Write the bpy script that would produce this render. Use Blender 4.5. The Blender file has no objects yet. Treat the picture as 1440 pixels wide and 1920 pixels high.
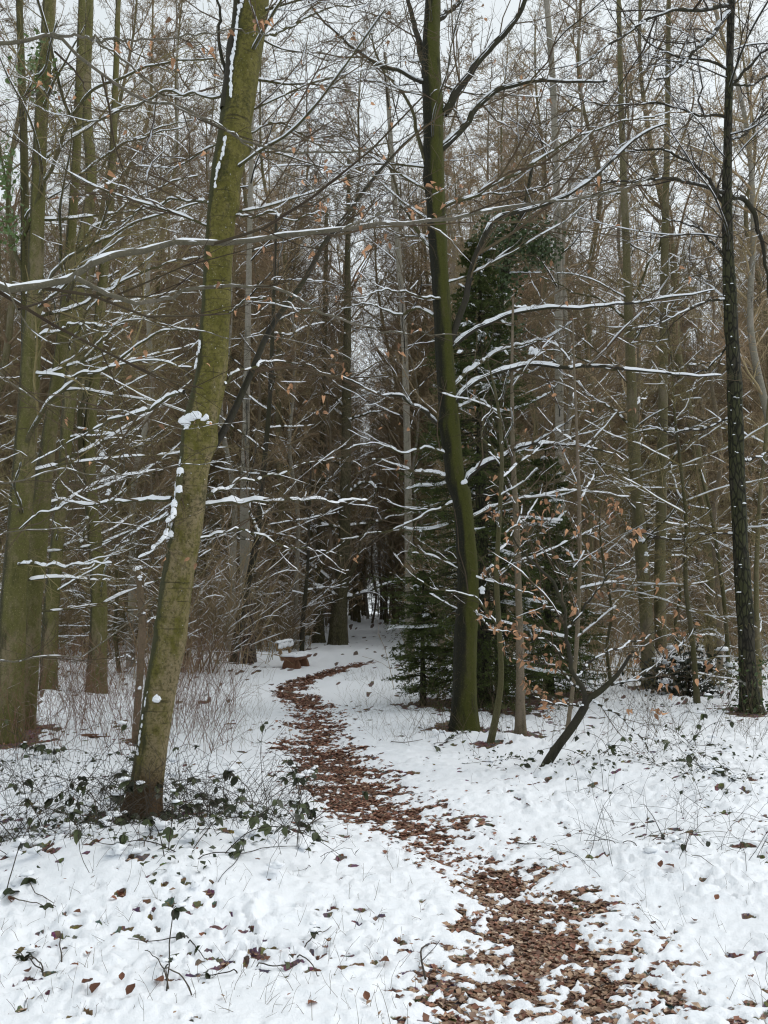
import bpy, math, random
import numpy as np
from mathutils import Vector

scene = bpy.context.scene
COL = scene.collection
RNG = np.random.default_rng(7)
random.seed(7)

# ------------------------------------------------------------------ camera, sky, sun, exposure
CAM_H = 1.55
FPX = 1600.0
PITCH = math.atan(170.0 / FPX)
cam_data = bpy.data.cameras.new("camera")
cam = bpy.data.objects.new("camera", cam_data)
COL.objects.link(cam)
cam.location = (0, 0, CAM_H)
cam.rotation_euler = (math.pi / 2 + PITCH, 0, 0)
cam_data.sensor_fit = 'VERTICAL'
cam_data.sensor_height = 24.0
cam_data.lens = 24.0 * FPX / 1920.0
cam_data.clip_start = 0.05
cam_data.clip_end = 1000.0
scene.camera = cam

SUN_EL, SUN_AZ = math.radians(48), math.radians(70)   # high soft sun behind thin cloud, azimuth from +Y clockwise
world = bpy.data.worlds.new("World")
scene.world = world
world.use_nodes = True
wn, wl = world.node_tree.nodes, world.node_tree.links
wn.clear()
sky = wn.new("ShaderNodeTexSky")
sky.sky_type = 'NISHITA'
sky.sun_disc = False
sky.sun_elevation = SUN_EL
sky.sun_rotation = SUN_AZ
sky.dust_density = 4.0
hsv = wn.new("ShaderNodeHueSaturation")
hsv.inputs['Saturation'].default_value = 0.22
cloud = wn.new("ShaderNodeMix")
cloud.data_type = 'RGBA'
cloud.inputs[0].default_value = 0.72
cloud.inputs[7].default_value = (6.65, 7.2, 7.45, 1)      # even overcast deck
bg = wn.new("ShaderNodeBackground")
bg.inputs['Strength'].default_value = 0.148
wo = wn.new("ShaderNodeOutputWorld")
wl.new(sky.outputs['Color'], hsv.inputs['Color'])
wl.new(hsv.outputs['Color'], cloud.inputs[6])
wl.new(cloud.outputs[2], bg.inputs['Color'])
wl.new(bg.outputs['Background'], wo.inputs['Surface'])

sun_data = bpy.data.lights.new("sun", 'SUN')
sun_data.energy = 1.15
sun_data.angle = math.radians(35)
sun_data.color = (1.0, 0.98, 0.95)
sun = bpy.data.objects.new("sun", sun_data)
COL.objects.link(sun)
sd = Vector((math.sin(SUN_AZ) * math.cos(SUN_EL), math.cos(SUN_AZ) * math.cos(SUN_EL), math.sin(SUN_EL)))
sun.rotation_euler = sd.to_track_quat('Z', 'Y').to_euler()
sun.location = (5, -5, 30)

scene.view_settings.view_transform = 'Standard'
scene.view_settings.look = 'None'
scene.view_settings.gamma = 1.0
scene.view_settings.use_curve_mapping = False
scene.view_settings.exposure = -0.08
scene.render.engine = 'CYCLES'
scene.cycles.max_bounces = 7
scene.cycles.diffuse_bounces = 6
scene.cycles.glossy_bounces = 2
scene.cycles.use_denoising = True
scene.cycles.denoising_input_passes = 'RGB_ALBEDO_NORMAL'
scene.cycles.denoising_prefilter = 'ACCURATE'
scene.cycles.filter_width = 1.2
scene.cycles.sample_clamp_indirect = 3.0

# ------------------------------------------------------------------ pixel <-> world helpers (photo pixels, 1440 x 1920)
CP, SP = math.cos(PITCH), math.sin(PITCH)


def ray(px, py):
    xc, yc = (px - 720.0) / FPX, (960.0 - py) / FPX
    return np.array([xc, CP - yc * SP, SP + yc * CP])


def P(px, py, Y):
    d = ray(px, py)
    k = Y / d[1]
    return np.array([d[0] * k, Y, CAM_H + d[2] * k])


def G(px, py):
    d = ray(px, py)
    k = -CAM_H / d[2]
    return np.array([d[0] * k, d[1] * k, 0.0])


def pxr(w, Y, z=1.5):
    """half of a width of w photo pixels, in metres, at depth Y"""
    return 0.5 * w / FPX * (Y * CP + (z - CAM_H) * SP)


def to_px(p):
    v = np.asarray(p) - np.array([0, 0, CAM_H])
    dep = v[..., 1] * CP + v[..., 2] * SP
    up = -v[..., 1] * SP + v[..., 2] * CP
    return 720 + FPX * v[..., 0] / dep, 960 - FPX * up / dep, dep


# ------------------------------------------------------------------ noise
def gn(x, y, seed=0):
    x = np.asarray(x, dtype=np.float64)
    y = np.asarray(y, dtype=np.float64)
    xi, yi = np.floor(x).astype(np.int64), np.floor(y).astype(np.int64)
    fx, fy = x - xi, y - yi

    def gr(ix, iy, dx, dy):
        h = (ix * 374761393 + iy * 668265263 + (seed + 11) * 1442695041) & 0xffffffff
        h = ((h ^ (h >> 13)) * 1274126177) & 0xffffffff
        a = ((h ^ (h >> 16)) & 0xffff) * (2 * math.pi / 65536)
        return np.cos(a) * dx + np.sin(a) * dy
    u = fx * fx * fx * (fx * (fx * 6 - 15) + 10)
    v = fy * fy * fy * (fy * (fy * 6 - 15) + 10)
    a = gr(xi, yi, fx, fy)
    b = gr(xi + 1, yi, fx - 1, fy)
    c = gr(xi, yi + 1, fx, fy - 1)
    d = gr(xi + 1, yi + 1, fx - 1, fy - 1)
    return ((a + (b - a) * u) * (1 - v) + (c + (d - c) * u) * v) * 1.5


def sstep(a, b, x):
    t = np.clip((x - a) / (b - a), 0, 1)
    return t * t * (3 - 2 * t)


# ------------------------------------------------------------------ ground shape
PATH = [  # photo row, left edge, right edge, how bare of snow
    (2300, 880, 1560, .65), (2000, 830, 1340, .7), (1910, 820, 1260, .78), (1800, 845, 1205, .85), (1700, 890, 1130, .92),
    (1650, 850, 1062, .78), (1610, 790, 985, .5), (1575, 700, 925, .5), (1540, 625, 850, .85), (1500, 585, 775, .98),
    (1450, 560, 712, 1.05), (1410, 540, 672, .95), (1385, 535, 650, .6), (1360, 545, 640, .7), (1335, 545, 630, .45),
    (1310, 530, 605, .72), (1292, 518, 565, .95), (1278, 543, 583, .95), (1262, 600, 636, .9), (1250, 640, 676, .8),
    (1240, 676, 708, .55), (1230, 700, 728, .2), (1215, 708, 735, .1)]
_pw = [(G(l, v), G(r, v), e) for v, l, r, e in PATH]
PY = np.array([a[1] for a, b, e in _pw])
PCX = np.array([(a[0] + b[0]) / 2 for a, b, e in _pw])
PHW = np.array([max(.16, (b[0] - a[0]) / 2) for a, b, e in _pw])
PEX = np.array([e for a, b, e in _pw])
MOUNDS = [(G(330, 1640), .75, .13), (G(120, 1620), .8, .12), (G(480, 1600), .6, .13), (G(60, 1520), .9, .12), (G(330, 1700), .5, .06),
          (G(1340, 1500), .7, .12), (G(1130, 1460), .6, .10), (G(1380, 1580), .8, .1), (G(950, 1400), .5, .1), (G(1250, 1400), 1.0, .08),
          (G(1240, 1620), .5, .05), (G(860, 1390), .45, .08)]


BASES = [(G(a, b)[0], G(a, b)[1] - .05, r) for a, b, r in [(268, 1546, .36), (868, 1368, .42), (1408, 1338, .4), (918, 1402, .16), (977, 1372, .22), (1022, 1440, .16), (1216, 1292, .4), (14, 1390, .45), (52, 1372, .4), (793, 1318, .5), (908, 1326, 1.1), (1030, 1306, .8), (255, 1398, .2), (1285, 1305, .5)]]


def path_d(x, y):
    cx, hw = np.interp(y, PY, PCX), np.interp(y, PY, PHW)
    wob = .35 * gn(x / .5, y / .5, 41) + .25 * gn(x / .17, y / .17, 42)
    return np.abs(x - cx) / hw + wob, np.interp(y, PY, PEX)


def base_h(x, y):
    x, y = np.asarray(x, float), np.asarray(y, float)
    h = .07 * gn(x / 3.1, y / 3.1, 1) + .03 * gn(x / 1.05, y / 1.05, 2)
    d0 = np.abs(x - np.interp(y, PY, PCX)) / np.interp(y, PY, PHW)
    h = h * (.35 + .65 * sstep(.8, 2.0, d0))
    for c, s, a in MOUNDS:
        h = h + a * np.exp(-((x - c[0]) ** 2 + (y - c[1]) ** 2) / (2 * (s * .55) ** 2))
    return h - .04 * sstep(1.4, .4, d0)


def snow_T(x, y):
    """snow depth in metres (negative: bare leaf litter)"""
    d, ex = path_d(x, y)
    x, y = x + .05 * gn(x / .19, y / .19, 51) + .02 * gn(x / .06, y / .06, 53), y + .05 * gn(x / .19, y / .19, 52) + .02 * gn(x / .06, y / .06, 54)
    rough = .3 + .85 * sstep(-.6, .7, gn(x / .9, y / .9, 55) + .5 * gn(x / .3, y / .3, 56))
    puff1 = np.abs(gn(x / .26, y / .26, 3)) * 1.5
    puff2 = np.abs(gn(x / .095, y / .095, 4)) * 1.5
    puff3 = np.abs(gn(x / .045, y / .045, 5)) * 1.3
    off_T = .007 + (.018 * puff1 + .029 * puff2 + .024 * puff3) * rough
    pit = gn(x / .16, y / .16, 6) + .75 * gn(x / .07, y / .07, 7) + .5 * gn(x / 1.3, y / 1.3, 8)
    pit2 = gn(x / .055, y / .055, 57) + .55 * gn(x / .4, y / .4, 58) + .35 * gn(x / 1.6, y / 1.6, 59)
    mm = 0 * x
    for c, s_, a in MOUNDS[:8]:
        mm = np.maximum(mm, np.exp(-((x - c[0]) ** 2 + (y - c[1]) ** 2) / (2 * (s_ * .55) ** 2)))
    pit = pit + .34 * mm
    off_T = off_T - .10 * sstep(.74, 1.05, pit) - .09 * sstep(.71, .96, pit2)
    for bx, by, br in BASES:
        q = np.hypot(x - bx, y - by) / br
        off_T = off_T - .05 * np.exp(-q ** 2) * (1 + 1.2 * gn(x / .12, y / .12, 60))
    on_T = .03 * (1.0 * gn(x / .45, y / .30, 9) + 1.1 * gn(x / .15, y / .10, 10) + 1.25 * gn(x / .06, y / .042, 11) + .5 * gn(x / .03, y / .022, 13)
                  + (d - .62) * .7 + (.92 - ex) * 1.3)
    on_T = np.minimum(on_T, .006 + .022 * puff2)
    o = sstep(1.0, 3.0, d)
    return on_T * (1 - o) + off_T * o


def surf(x, y):
    T = snow_T(x, y)
    z = base_h(x, y) + np.where(T > 0, .011 * (1 - np.exp(-T / .005)) + .95 * T, .006 * gn(x / .04, y / .04, 12))
    return z, T


def gz(x, y):
    return float(base_h(np.array([x]), np.array([y]))[0])


def sz(x, y):
    return float(surf(np.array([x]), np.array([y]))[0][0])


def on_ground(px, py):
    g = G(px, py)
    return np.array([g[0], g[1], gz(g[0], g[1])])


# ------------------------------------------------------------------ materials
def new_mat(name):
    m = bpy.data.materials.new(name)
    m.use_nodes = True
    nt = m.node_tree
    nt.nodes.clear()
    out = nt.nodes.new("ShaderNodeOutputMaterial")
    b = nt.nodes.new("ShaderNodeBsdfPrincipled")
    b.inputs['Roughness'].default_value = .85
    b.inputs['Specular IOR Level'].default_value = .25
    nt.links.new(b.outputs[0], out.inputs[0])
    return m, nt, b


def c4(c):
    return (c[0], c[1], c[2], 1)


def noise(nt, scale, detail=4, rough=.6, vec=None, stretch=None):
    n = nt.nodes.new("ShaderNodeTexNoise")
    n.inputs['Scale'].default_value = scale
    n.inputs['Detail'].default_value = detail
    n.inputs['Roughness'].default_value = rough
    if vec is None:
        tc = nt.nodes.new("ShaderNodeTexCoord")
        vec = tc.outputs['Object']
    if stretch:
        mp = nt.nodes.new("ShaderNodeMapping")
        mp.inputs['Scale'].default_value = stretch
        nt.links.new(vec, mp.inputs['Vector'])
        vec = mp.outputs[0]
    nt.links.new(vec, n.inputs['Vector'])
    return n.outputs['Fac']


def remap(nt, val, a, b, lo=0., hi=1.):
    r = nt.nodes.new("ShaderNodeMapRange")
    r.interpolation_type = 'SMOOTHSTEP'
    r.inputs['From Min'].default_value = a
    r.inputs['From Max'].default_value = b
    r.inputs['To Min'].default_value = lo
    r.inputs['To Max'].default_value = hi
    nt.links.new(val, r.inputs['Value'])
    return r.outputs[0]


def mix(nt, fac, a, b):
    m = nt.nodes.new("ShaderNodeMix")
    m.data_type = 'RGBA'
    for v, i in ((fac, 0), (a, 6), (b, 7)):
        if hasattr(v, 'is_linked'):
            nt.links.new(v, m.inputs[i])
        elif i == 0:
            m.inputs[0].default_value = v
        else:
            m.inputs[i].default_value = c4(v)
    return m.outputs[2]


def mth(nt, op, a, b=0.):
    m = nt.nodes.new("ShaderNodeMath")
    m.operation = op
    for i, v in enumerate((a, b)):
        if hasattr(v, 'is_linked'):
            nt.links.new(v, m.inputs[i])
        else:
            m.inputs[i].default_value = v
    return m.outputs[0]


def bump(nt, b, h, strength=.4, dist=.01):
    n = nt.nodes.new("ShaderNodeBump")
    n.inputs['Strength'].default_value = strength
    n.inputs['Distance'].default_value = dist
    nt.links.new(h, n.inputs['Height'])
    nt.links.new(n.outputs[0], b.inputs['Normal'])


def normal_z(nt):
    g = nt.nodes.new("ShaderNodeNewGeometry")
    s = nt.nodes.new("ShaderNodeSeparateXYZ")
    nt.links.new(g.outputs['True Normal'], s.inputs[0])
    return s.outputs['Z']


def obj_random(nt):
    return nt.nodes.new("ShaderNodeObjectInfo").outputs['Random']


SNOW = (.86, .885, .92)


def mat_snow(name):
    m, nt, b = new_mat(name)
    n = noise(nt, 90, 3)
    n2 = noise(nt, 22, 2)
    b.inputs['Base Color'].default_value = c4(SNOW)
    b.inputs['Roughness'].default_value = .6
    bump(nt, b, mth(nt, 'ADD', n, n2), .35, .008)
    return m


def mat_bark(name, pale, green, dark, side=0., green_amt=.5, pale_below=None, fissure=0., lentic=0., snow=0.):
    """bark of a stem: pale and algae-green areas, darker streaks, a wet dark side along -X if side > 0"""
    m, nt, b = new_mat(name)
    tc = nt.nodes.new("ShaderNodeTexCoord")
    n1 = noise(nt, 2.2, 5, .65, stretch=(1.5, 1.5, .6))
    n2 = noise(nt, 14, 5, .7, stretch=(1, 1, .8))
    n3 = noise(nt, 5, 4, .6, stretch=(2, 2, .35))
    n4 = noise(nt, 38, 4, .75)
    n5 = noise(nt, 90, 2, .6)
    g = remap(nt, mth(nt, 'ADD', mth(nt, 'MULTIPLY', n1, .75), mth(nt, 'MULTIPLY', n2, .3)), .52 - green_amt * .3, .70 - green_amt * .3)
    if pale_below:
        sx = nt.nodes.new("ShaderNodeSeparateXYZ")
        nt.links.new(tc.outputs['Object'], sx.inputs[0])
        hz = remap(nt, mth(nt, 'ADD', sx.outputs['Z'], mth(nt, 'MULTIPLY', n1, 1.2)), pale_below + .1, pale_below + 1.5, .28, 1)
        g = mth(nt, 'MULTIPLY', g, hz)
    col = mix(nt, g, pale, green)
    col = mix(nt, remap(nt, n3, .55, .72, 0, .65), col, dark)
    spk = remap(nt, n2, .62, .72, 0, .5)
    col = mix(nt, spk, col, tuple(min(1, 1.5 * v) for v in pale))
    if lentic:
        lt = remap(nt, noise(nt, 9, 3, .6, stretch=(.35, .35, 7)), .60, .70, 0, lentic)
        col = mix(nt, lt, col, dark)
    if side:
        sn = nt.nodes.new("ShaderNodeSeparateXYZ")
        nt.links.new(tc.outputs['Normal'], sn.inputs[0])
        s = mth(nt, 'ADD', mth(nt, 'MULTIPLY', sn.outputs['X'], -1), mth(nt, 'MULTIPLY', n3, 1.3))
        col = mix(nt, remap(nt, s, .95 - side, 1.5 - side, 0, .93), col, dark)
    col = mix(nt, remap(nt, n4, .48, .68, 0, .55), col, tuple(.45 * v for v in green))
    col = mix(nt, remap(nt, n5, .60, .72, 0, .6), col, tuple(min(.5, 1.9 * v) for v in pale))
    h = mth(nt, 'ADD', mth(nt, 'ADD', n2, n4), mth(nt, 'MULTIPLY', n3, .8))
    if fissure:
        v = nt.nodes.new("ShaderNodeTexVoronoi")
        v.feature = 'DISTANCE_TO_EDGE'
        v.inputs['Scale'].default_value = 20
        mp = nt.nodes.new("ShaderNodeMapping")
        mp.inputs['Scale'].default_value = (1, 1, .3)
        nt.links.new(tc.outputs['Object'], mp.inputs[0])
        nt.links.new(mp.outputs[0], v.inputs['Vector'])
        e = remap(nt, v.outputs['Distance'], .0, .18)
        col = mix(nt, mth(nt, 'MULTIPLY', mth(nt, 'SUBTRACT', 1., e), fissure), col, tuple(.35 * v_ for v_ in dark))
        h = mth(nt, 'ADD', h, mth(nt, 'MULTIPLY', e, 1.5))
    if snow:
        nz = mth(nt, 'ADD', normal_z(nt), mth(nt, 'MULTIPLY', noise(nt, 6, 4), .8))
        col = mix(nt, remap(nt, nz, 1.25 - snow, 1.4 - snow), col, SNOW)
    nt.links.new(col, b.inputs['Base Color'])
    bump(nt, b, h, .55, .012)
    return m


def mat_twig(name, c1, c2, snow=.0, nscale=3.0, var=.35):
    m, nt, b = new_mat(name)
    n = noise(nt, nscale, 3)
    col = mix(nt, remap(nt, n, .35, .65), c1, c2)
    hv = nt.nodes.new("ShaderNodeHueSaturation")
    hv.inputs['Value'].default_value = 1
    nt.links.new(remap(nt, obj_random(nt), 0, 1, 1 - var, 1 + var), hv.inputs['Value'])
    nt.links.new(col, hv.inputs['Color'])
    col = hv.outputs[0]
    if snow:
        nz = mth(nt, 'ADD', normal_z(nt), mth(nt, 'MULTIPLY', noise(nt, 4.5, 3), 1.1))
        col = mix(nt, remap(nt, nz, 1.45 - snow, 1.6 - snow), col, SNOW)
    nt.links.new(col, b.inputs['Base Color'])
    return m


def mat_leaf(name, c1, c2, rough=.55, spec=.35, var=.4, attr=None):
    m, nt, b = new_mat(name)
    n = noise(nt, 26, 3)
    if attr:
        a = nt.nodes.new("ShaderNodeAttribute")
        a.attribute_name = attr
        col = mix(nt, remap(nt, n, .3, .7, 0, .5), a.outputs['Color'], c2)
    else:
        col = mix(nt, remap(nt, n, .35, .65), c1, c2)
        hv = nt.nodes.new("ShaderNodeHueSaturation")
        nt.links.new(remap(nt, obj_random(nt), 0, 1, 1 - var, 1 + var), hv.inputs['Value'])
        nt.links.new(col, hv.inputs['Color'])
        col = hv.outputs[0]
    nt.links.new(col, b.inputs['Base Color'])
    b.inputs['Roughness'].default_value = rough
    b.inputs['Specular IOR Level'].default_value = spec
    bump(nt, b, n, .3, .004)
    return m


M = {}
M['snow'] = mat_snow('snow')
def mat_beech_main():
    m, nt, b = new_mat('beech bark')
    tc = nt.nodes.new("ShaderNodeTexCoord")
    sx = nt.nodes.new("ShaderNodeSeparateXYZ")
    nt.links.new(tc.outputs['Object'], sx.inputs[0])
    big = noise(nt, 2.1, 5, .68, stretch=(1.3, 1.3, .55))
    mid = noise(nt, 9, 5, .7, stretch=(1, 1, .7))
    fine = noise(nt, 42, 4, .75)
    dots = noise(nt, 75, 2, .5)
    ring = noise(nt, 4, 5, .7, stretch=(.5, .5, 9))
    col = mix(nt, remap(nt, mid, .38, .62), (.105, .096, .018), (.155, .135, .036))
    bare = mth(nt, 'SUBTRACT', mth(nt, 'ADD', mth(nt, 'MULTIPLY', big, .8), mth(nt, 'MULTIPLY', mid, .35)), mth(nt, 'MULTIPLY', sx.outputs['Z'], .045))
    col = mix(nt, remap(nt, bare, .44, .58), col, (.22, .175, .095))
    col = mix(nt, remap(nt, fine, .45, .64, 0, .75), col, (.055, .048, .014))
    col = mix(nt, remap(nt, mth(nt, 'ADD', big, mth(nt, 'MULTIPLY', fine, .25)), .68, .80, 0, .75), col, (.035, .036, .010))
    col = mix(nt, remap(nt, ring, .57, .66, 0, .85), col, (.035, .03, .012))
    col = mix(nt, remap(nt, dots, .66, .74, 0, .7), col, (.30, .28, .20))
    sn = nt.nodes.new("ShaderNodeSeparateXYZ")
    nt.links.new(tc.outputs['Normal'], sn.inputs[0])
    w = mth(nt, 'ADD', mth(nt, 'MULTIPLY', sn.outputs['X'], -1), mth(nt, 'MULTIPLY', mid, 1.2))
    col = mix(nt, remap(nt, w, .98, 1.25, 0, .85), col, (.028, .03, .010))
    rust = mth(nt, 'SUBTRACT', mth(nt, 'ADD', .1, mth(nt, 'MULTIPLY', big, .75)), sx.outputs['Z'])
    col = mix(nt, remap(nt, rust, .0, .35, 0, .85), col, (.07, .038, .018))
    nt.links.new(col, b.inputs['Base Color'])
    bump(nt, b, mth(nt, 'ADD', mth(nt, 'ADD', mid, fine), mth(nt, 'MULTIPLY', ring, .9)), .6, .012)
    return m


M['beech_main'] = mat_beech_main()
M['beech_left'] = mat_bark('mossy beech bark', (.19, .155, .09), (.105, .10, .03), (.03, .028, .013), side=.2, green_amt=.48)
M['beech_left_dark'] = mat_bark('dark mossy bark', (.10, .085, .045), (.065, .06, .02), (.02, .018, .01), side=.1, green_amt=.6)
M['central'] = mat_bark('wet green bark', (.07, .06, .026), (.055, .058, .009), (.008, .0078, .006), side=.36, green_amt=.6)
M['dark'] = mat_bark('black furrowed bark', (.05, .044, .032), (.05, .052, .022), (.012, .011, .009), green_amt=.35, fissure=.8, snow=.0)
M['birch'] = mat_bark('birch bark', (.30, .27, .23), (.24, .22, .17), (.03, .026, .022), green_amt=.4, lentic=.98)
M['birch_foot'] = mat_bark('birch foot bark', (.22, .17, .14), (.16, .13, .10), (.03, .024, .02), green_amt=.3, fissure=.9, lentic=.5)
M['oak'] = mat_bark('grey oak bark', (.13, .11, .075), (.09, .082, .04), (.035, .03, .02), green_amt=.5, fissure=.5)
M['far_olive'] = mat_bark('far olive bark', (.18, .15, .10), (.12, .108, .05), (.055, .046, .03), green_amt=.45)
M['far_brown'] = mat_bark('far brown bark', (.19, .15, .11), (.15, .125, .08), (.065, .05, .036), green_amt=.3)
M['limb'] = mat_bark('limb bark', (.10, .088, .055), (.075, .07, .028), (.03, .026, .018), green_amt=.45)
M['limb_grey'] = mat_bark('smooth grey limb bark', (.15, .13, .10), (.115, .103, .07), (.06, .05, .036), green_amt=.4)
M['limb_dark'] = mat_bark('dark limb bark', (.04, .035, .027), (.04, .038, .02), (.012, .011, .009), green_amt=.3)
M['twig'] = mat_twig('brown twigs', (.07, .048, .032), (.095, .074, .042), snow=.0)
M['twig_olive'] = mat_twig('olive twigs', (.14, .11, .05), (.18, .15, .07))
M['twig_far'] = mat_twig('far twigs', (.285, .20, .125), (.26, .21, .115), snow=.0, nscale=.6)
M['twig_dark'] = mat_twig('dark twigs', (.045, .036, .028), (.065, .052, .038), snow=.0)
M['twig_red'] = mat_twig('reddish dry canes', (.17, .085, .055), (.18, .12, .08), snow=.03)
M['needle'] = mat_twig('spruce needles', (.050, .068, .016), (.078, .098, .028), snow=.0, nscale=2.5, var=.15)
M['ivy'] = mat_leaf('ivy leaves', (.05, .085, .02), (.08, .125, .032), .4, .45)
M['bramble'] = mat_leaf('bramble leaves', (.02, .034, .013), (.06, .066, .024), .45, .4, var=.65)
M['leaf_orange'] = mat_leaf('withered beech leaves', (.36, .17, .085), (.50, .30, .17), .6, .25, var=.45)
M['leaf_red'] = mat_leaf('red brown fallen leaves', (.15, .055, .036), (.21, .10, .055), .6, .25)
M['leaf_litter'] = mat_leaf('leaf litter', (.2, .1, .05), (.13, .06, .035), .62, .3, attr='tint')
M['bench_wood'] = mat_bark('weathered red brown wood', (.22, .12, .07), (.17, .085, .05), (.06, .03, .02), green_amt=.5)
M['bench_back'] = mat_bark('pale weathered wood', (.34, .24, .14), (.26, .18, .1), (.1, .06, .04), green_amt=.5)
M['dead'] = mat_bark('dead pole bark', (.17, .12, .08), (.12, .09, .055), (.04, .03, .02), green_amt=.4)
M['straw'] = mat_twig('dry grass', (.22, .17, .10), (.14, .11, .06))


# ------------------------------------------------------------------ mesh helpers
def make_mesh(name, V, F, smooth=True, tint=None):
    """V (n,3); F list of (m,k) integer arrays, k = 3 or 4"""
    me = bpy.data.meshes.new(name)
    V = np.ascontiguousarray(V, dtype=np.float32)
    if not isinstance(F, (list, tuple)):
        F = [F]
    F = [np.asarray(f, dtype=np.int32) for f in F if len(f)]
    me.vertices.add(len(V))
    me.vertices.foreach_set('co', V.ravel())
    loops = np.concatenate([f.ravel() for f in F])
    tot = np.concatenate([np.full(len(f), f.shape[1], dtype=np.int32) for f in F])
    start = np.concatenate([[0], np.cumsum(tot)[:-1]]).astype(np.int32)
    me.loops.add(len(loops))
    me.loops.foreach_set('vertex_index', loops)
    me.polygons.add(len(tot))
    me.polygons.foreach_set('loop_start', start)
    me.polygons.foreach_set('use_smooth', np.full(len(tot), smooth, dtype=bool))
    me.update(calc_edges=True)
    if tint is not None:
        a = me.color_attributes.new('tint', 'FLOAT_COLOR', 'POINT')
        a.data.foreach_set('color', np.ascontiguousarray(np.c_[tint, np.ones(len(tint))], dtype=np.float32).ravel())
    return me


def norm(v):
    return v / np.maximum(np.linalg.norm(v, axis=-1, keepdims=True), 1e-9)


class Bag:
    """collects vertices and faces of one mesh"""

    def __init__(self):
        self.V, self.Q, self.T, self.n = [], [], [], 0

    def add(self, V, Q=None, T=None):
        V = np.asarray(V, float).reshape(-1, 3)
        if Q is not None and len(Q):
            self.Q.append(np.asarray(Q).reshape(-1, 4) + self.n)
        if T is not None and len(T):
            self.T.append(np.asarray(T).reshape(-1, 3) + self.n)
        self.V.append(V)
        self.n += len(V)

    def tubes(self, Pt, R, sides=3):
        """Pt (B,n,3), R (B,n)"""
        if len(Pt) == 0:
            return
        B, n, _ = Pt.shape
        Tn = np.empty_like(Pt)
        Tn[:, 1:-1] = Pt[:, 2:] - Pt[:, :-2]
        Tn[:, 0] = Pt[:, 1] - Pt[:, 0]
        Tn[:, -1] = Pt[:, -1] - Pt[:, -2]
        Tn = norm(Tn)
        mz = np.abs(norm(Pt[:, -1] - Pt[:, 0])[:, 2])
        ref = np.where(mz[:, None] > .8, np.array([[.96, .28, 0.]]), np.array([[0., 0., 1.]]))
        u = norm(np.cross(Tn, ref[:, None, :]))
        v = np.cross(u, Tn)
        a = np.arange(sides) * 2 * math.pi / sides + .4
        ring = u[:, :, None, :] * np.cos(a)[None, None, :, None] + v[:, :, None, :] * np.sin(a)[None, None, :, None]
        V = Pt[:, :, None, :] + ring * R[:, :, None, None]
        i = np.arange(B * n * sides).reshape(B, n, sides)
        j = np.roll(i, -1, axis=2)
        Q = np.stack([i[:, :-1], j[:, :-1], j[:, 1:], i[:, 1:]], axis=-1)
        self.add(V, Q)

    def arches(self, Pt, R, thick, rng, wide=.004, steps=3, gaps=.3, slope=(.62, .9), freq=2.):
        """snow lying along the upper side of stems"""
        if len(Pt) == 0:
            return
        B, n, _ = Pt.shape
        Tn = np.empty_like(Pt)
        Tn[:, 1:-1] = Pt[:, 2:] - Pt[:, :-2]
        Tn[:, 0] = Pt[:, 1] - Pt[:, 0]
        Tn[:, -1] = Pt[:, -1] - Pt[:, -2]
        Tn = norm(Tn)
        z = np.array([0, 0, 1.])
        up = norm(z - Tn * Tn[..., 2:3])
        sd_ = np.cross(Tn, up)
        flat = 1 - sstep(slope[0], slope[1], np.abs(Tn[..., 2]))
        nz = gn(np.arange(n)[None, :] / freq + rng.random((B, 1)) * 900, rng.random((B, 1)) * 900 + 0 * np.arange(n)[None, :], 77)
        w = flat * sstep(gaps - .35, gaps + .05, nz + .35) * (.75 + .5 * rng.random((B, n)))
        w[:, 0] *= .5
        w[:, -1] *= .3
        a = np.linspace(-1.75, 1.75, steps)
        rs = R + wide * w
        on = (w > .05)
        X = sd_[:, :, None, :] * (np.sin(a)[None, None, :] * rs[:, :, None])[..., None]
        hgt = np.cos(a)[None, None, :] * R[:, :, None] + np.clip(np.cos(a * .9), 0, 1)[None, None, :] * (np.asarray(thick) * w)[:, :, None]
        U = up[:, :, None, :] * hgt[..., None]
        V = Pt[:, :, None, :] + np.where(on[:, :, None, None], X + U, (X + U) * .05)
        i = np.arange(B * n * steps).reshape(B, n, steps)
        Q = np.stack([i[:, :-1, :-1], i[:, :-1, 1:], i[:, 1:, 1:], i[:, 1:, :-1]], axis=-1)
        keep = on[:, :-1] | on[:, 1:]
        self.add(V, Q[np.broadcast_to(keep[:, :, None], Q.shape[:3])])

    def blob(self, c, r, rng, nu=12, nv=8):
        """an irregular lump of snow with a flattened underside"""
        th = np.linspace(0, 2 * math.pi, nu, endpoint=False)
        ph = np.linspace(.1, math.pi - .1, nv)
        a, b = rng.random(3) * 6.28, rng.random(3) * 6.28
        D = np.stack([np.sin(ph)[:, None] * np.cos(th)[None], np.sin(ph)[:, None] * np.sin(th)[None], np.cos(ph)[:, None] * np.ones(nu)[None]], -1)
        k = np.ones((nv, nu))
        for q in range(3):
            v = rng.normal(size=3)
            k += .16 * np.sin((2.0 + 1.6 * q) * (D @ v) + a[q]) + .05 * (rng.random((nv, nu)) - .5)
        V = D * k[..., None] * np.asarray(r)
        V[..., 2] = np.where(V[..., 2] < 0, V[..., 2] * .45, V[..., 2])
        i = np.arange(nu * nv).reshape(nv, nu)
        j = np.roll(i, -1, axis=1)
        self.add(V.reshape(-1, 3) + np.asarray(c), np.stack([i[:-1], i[1:], j[1:], j[:-1]], -1).reshape(-1, 4))

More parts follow.
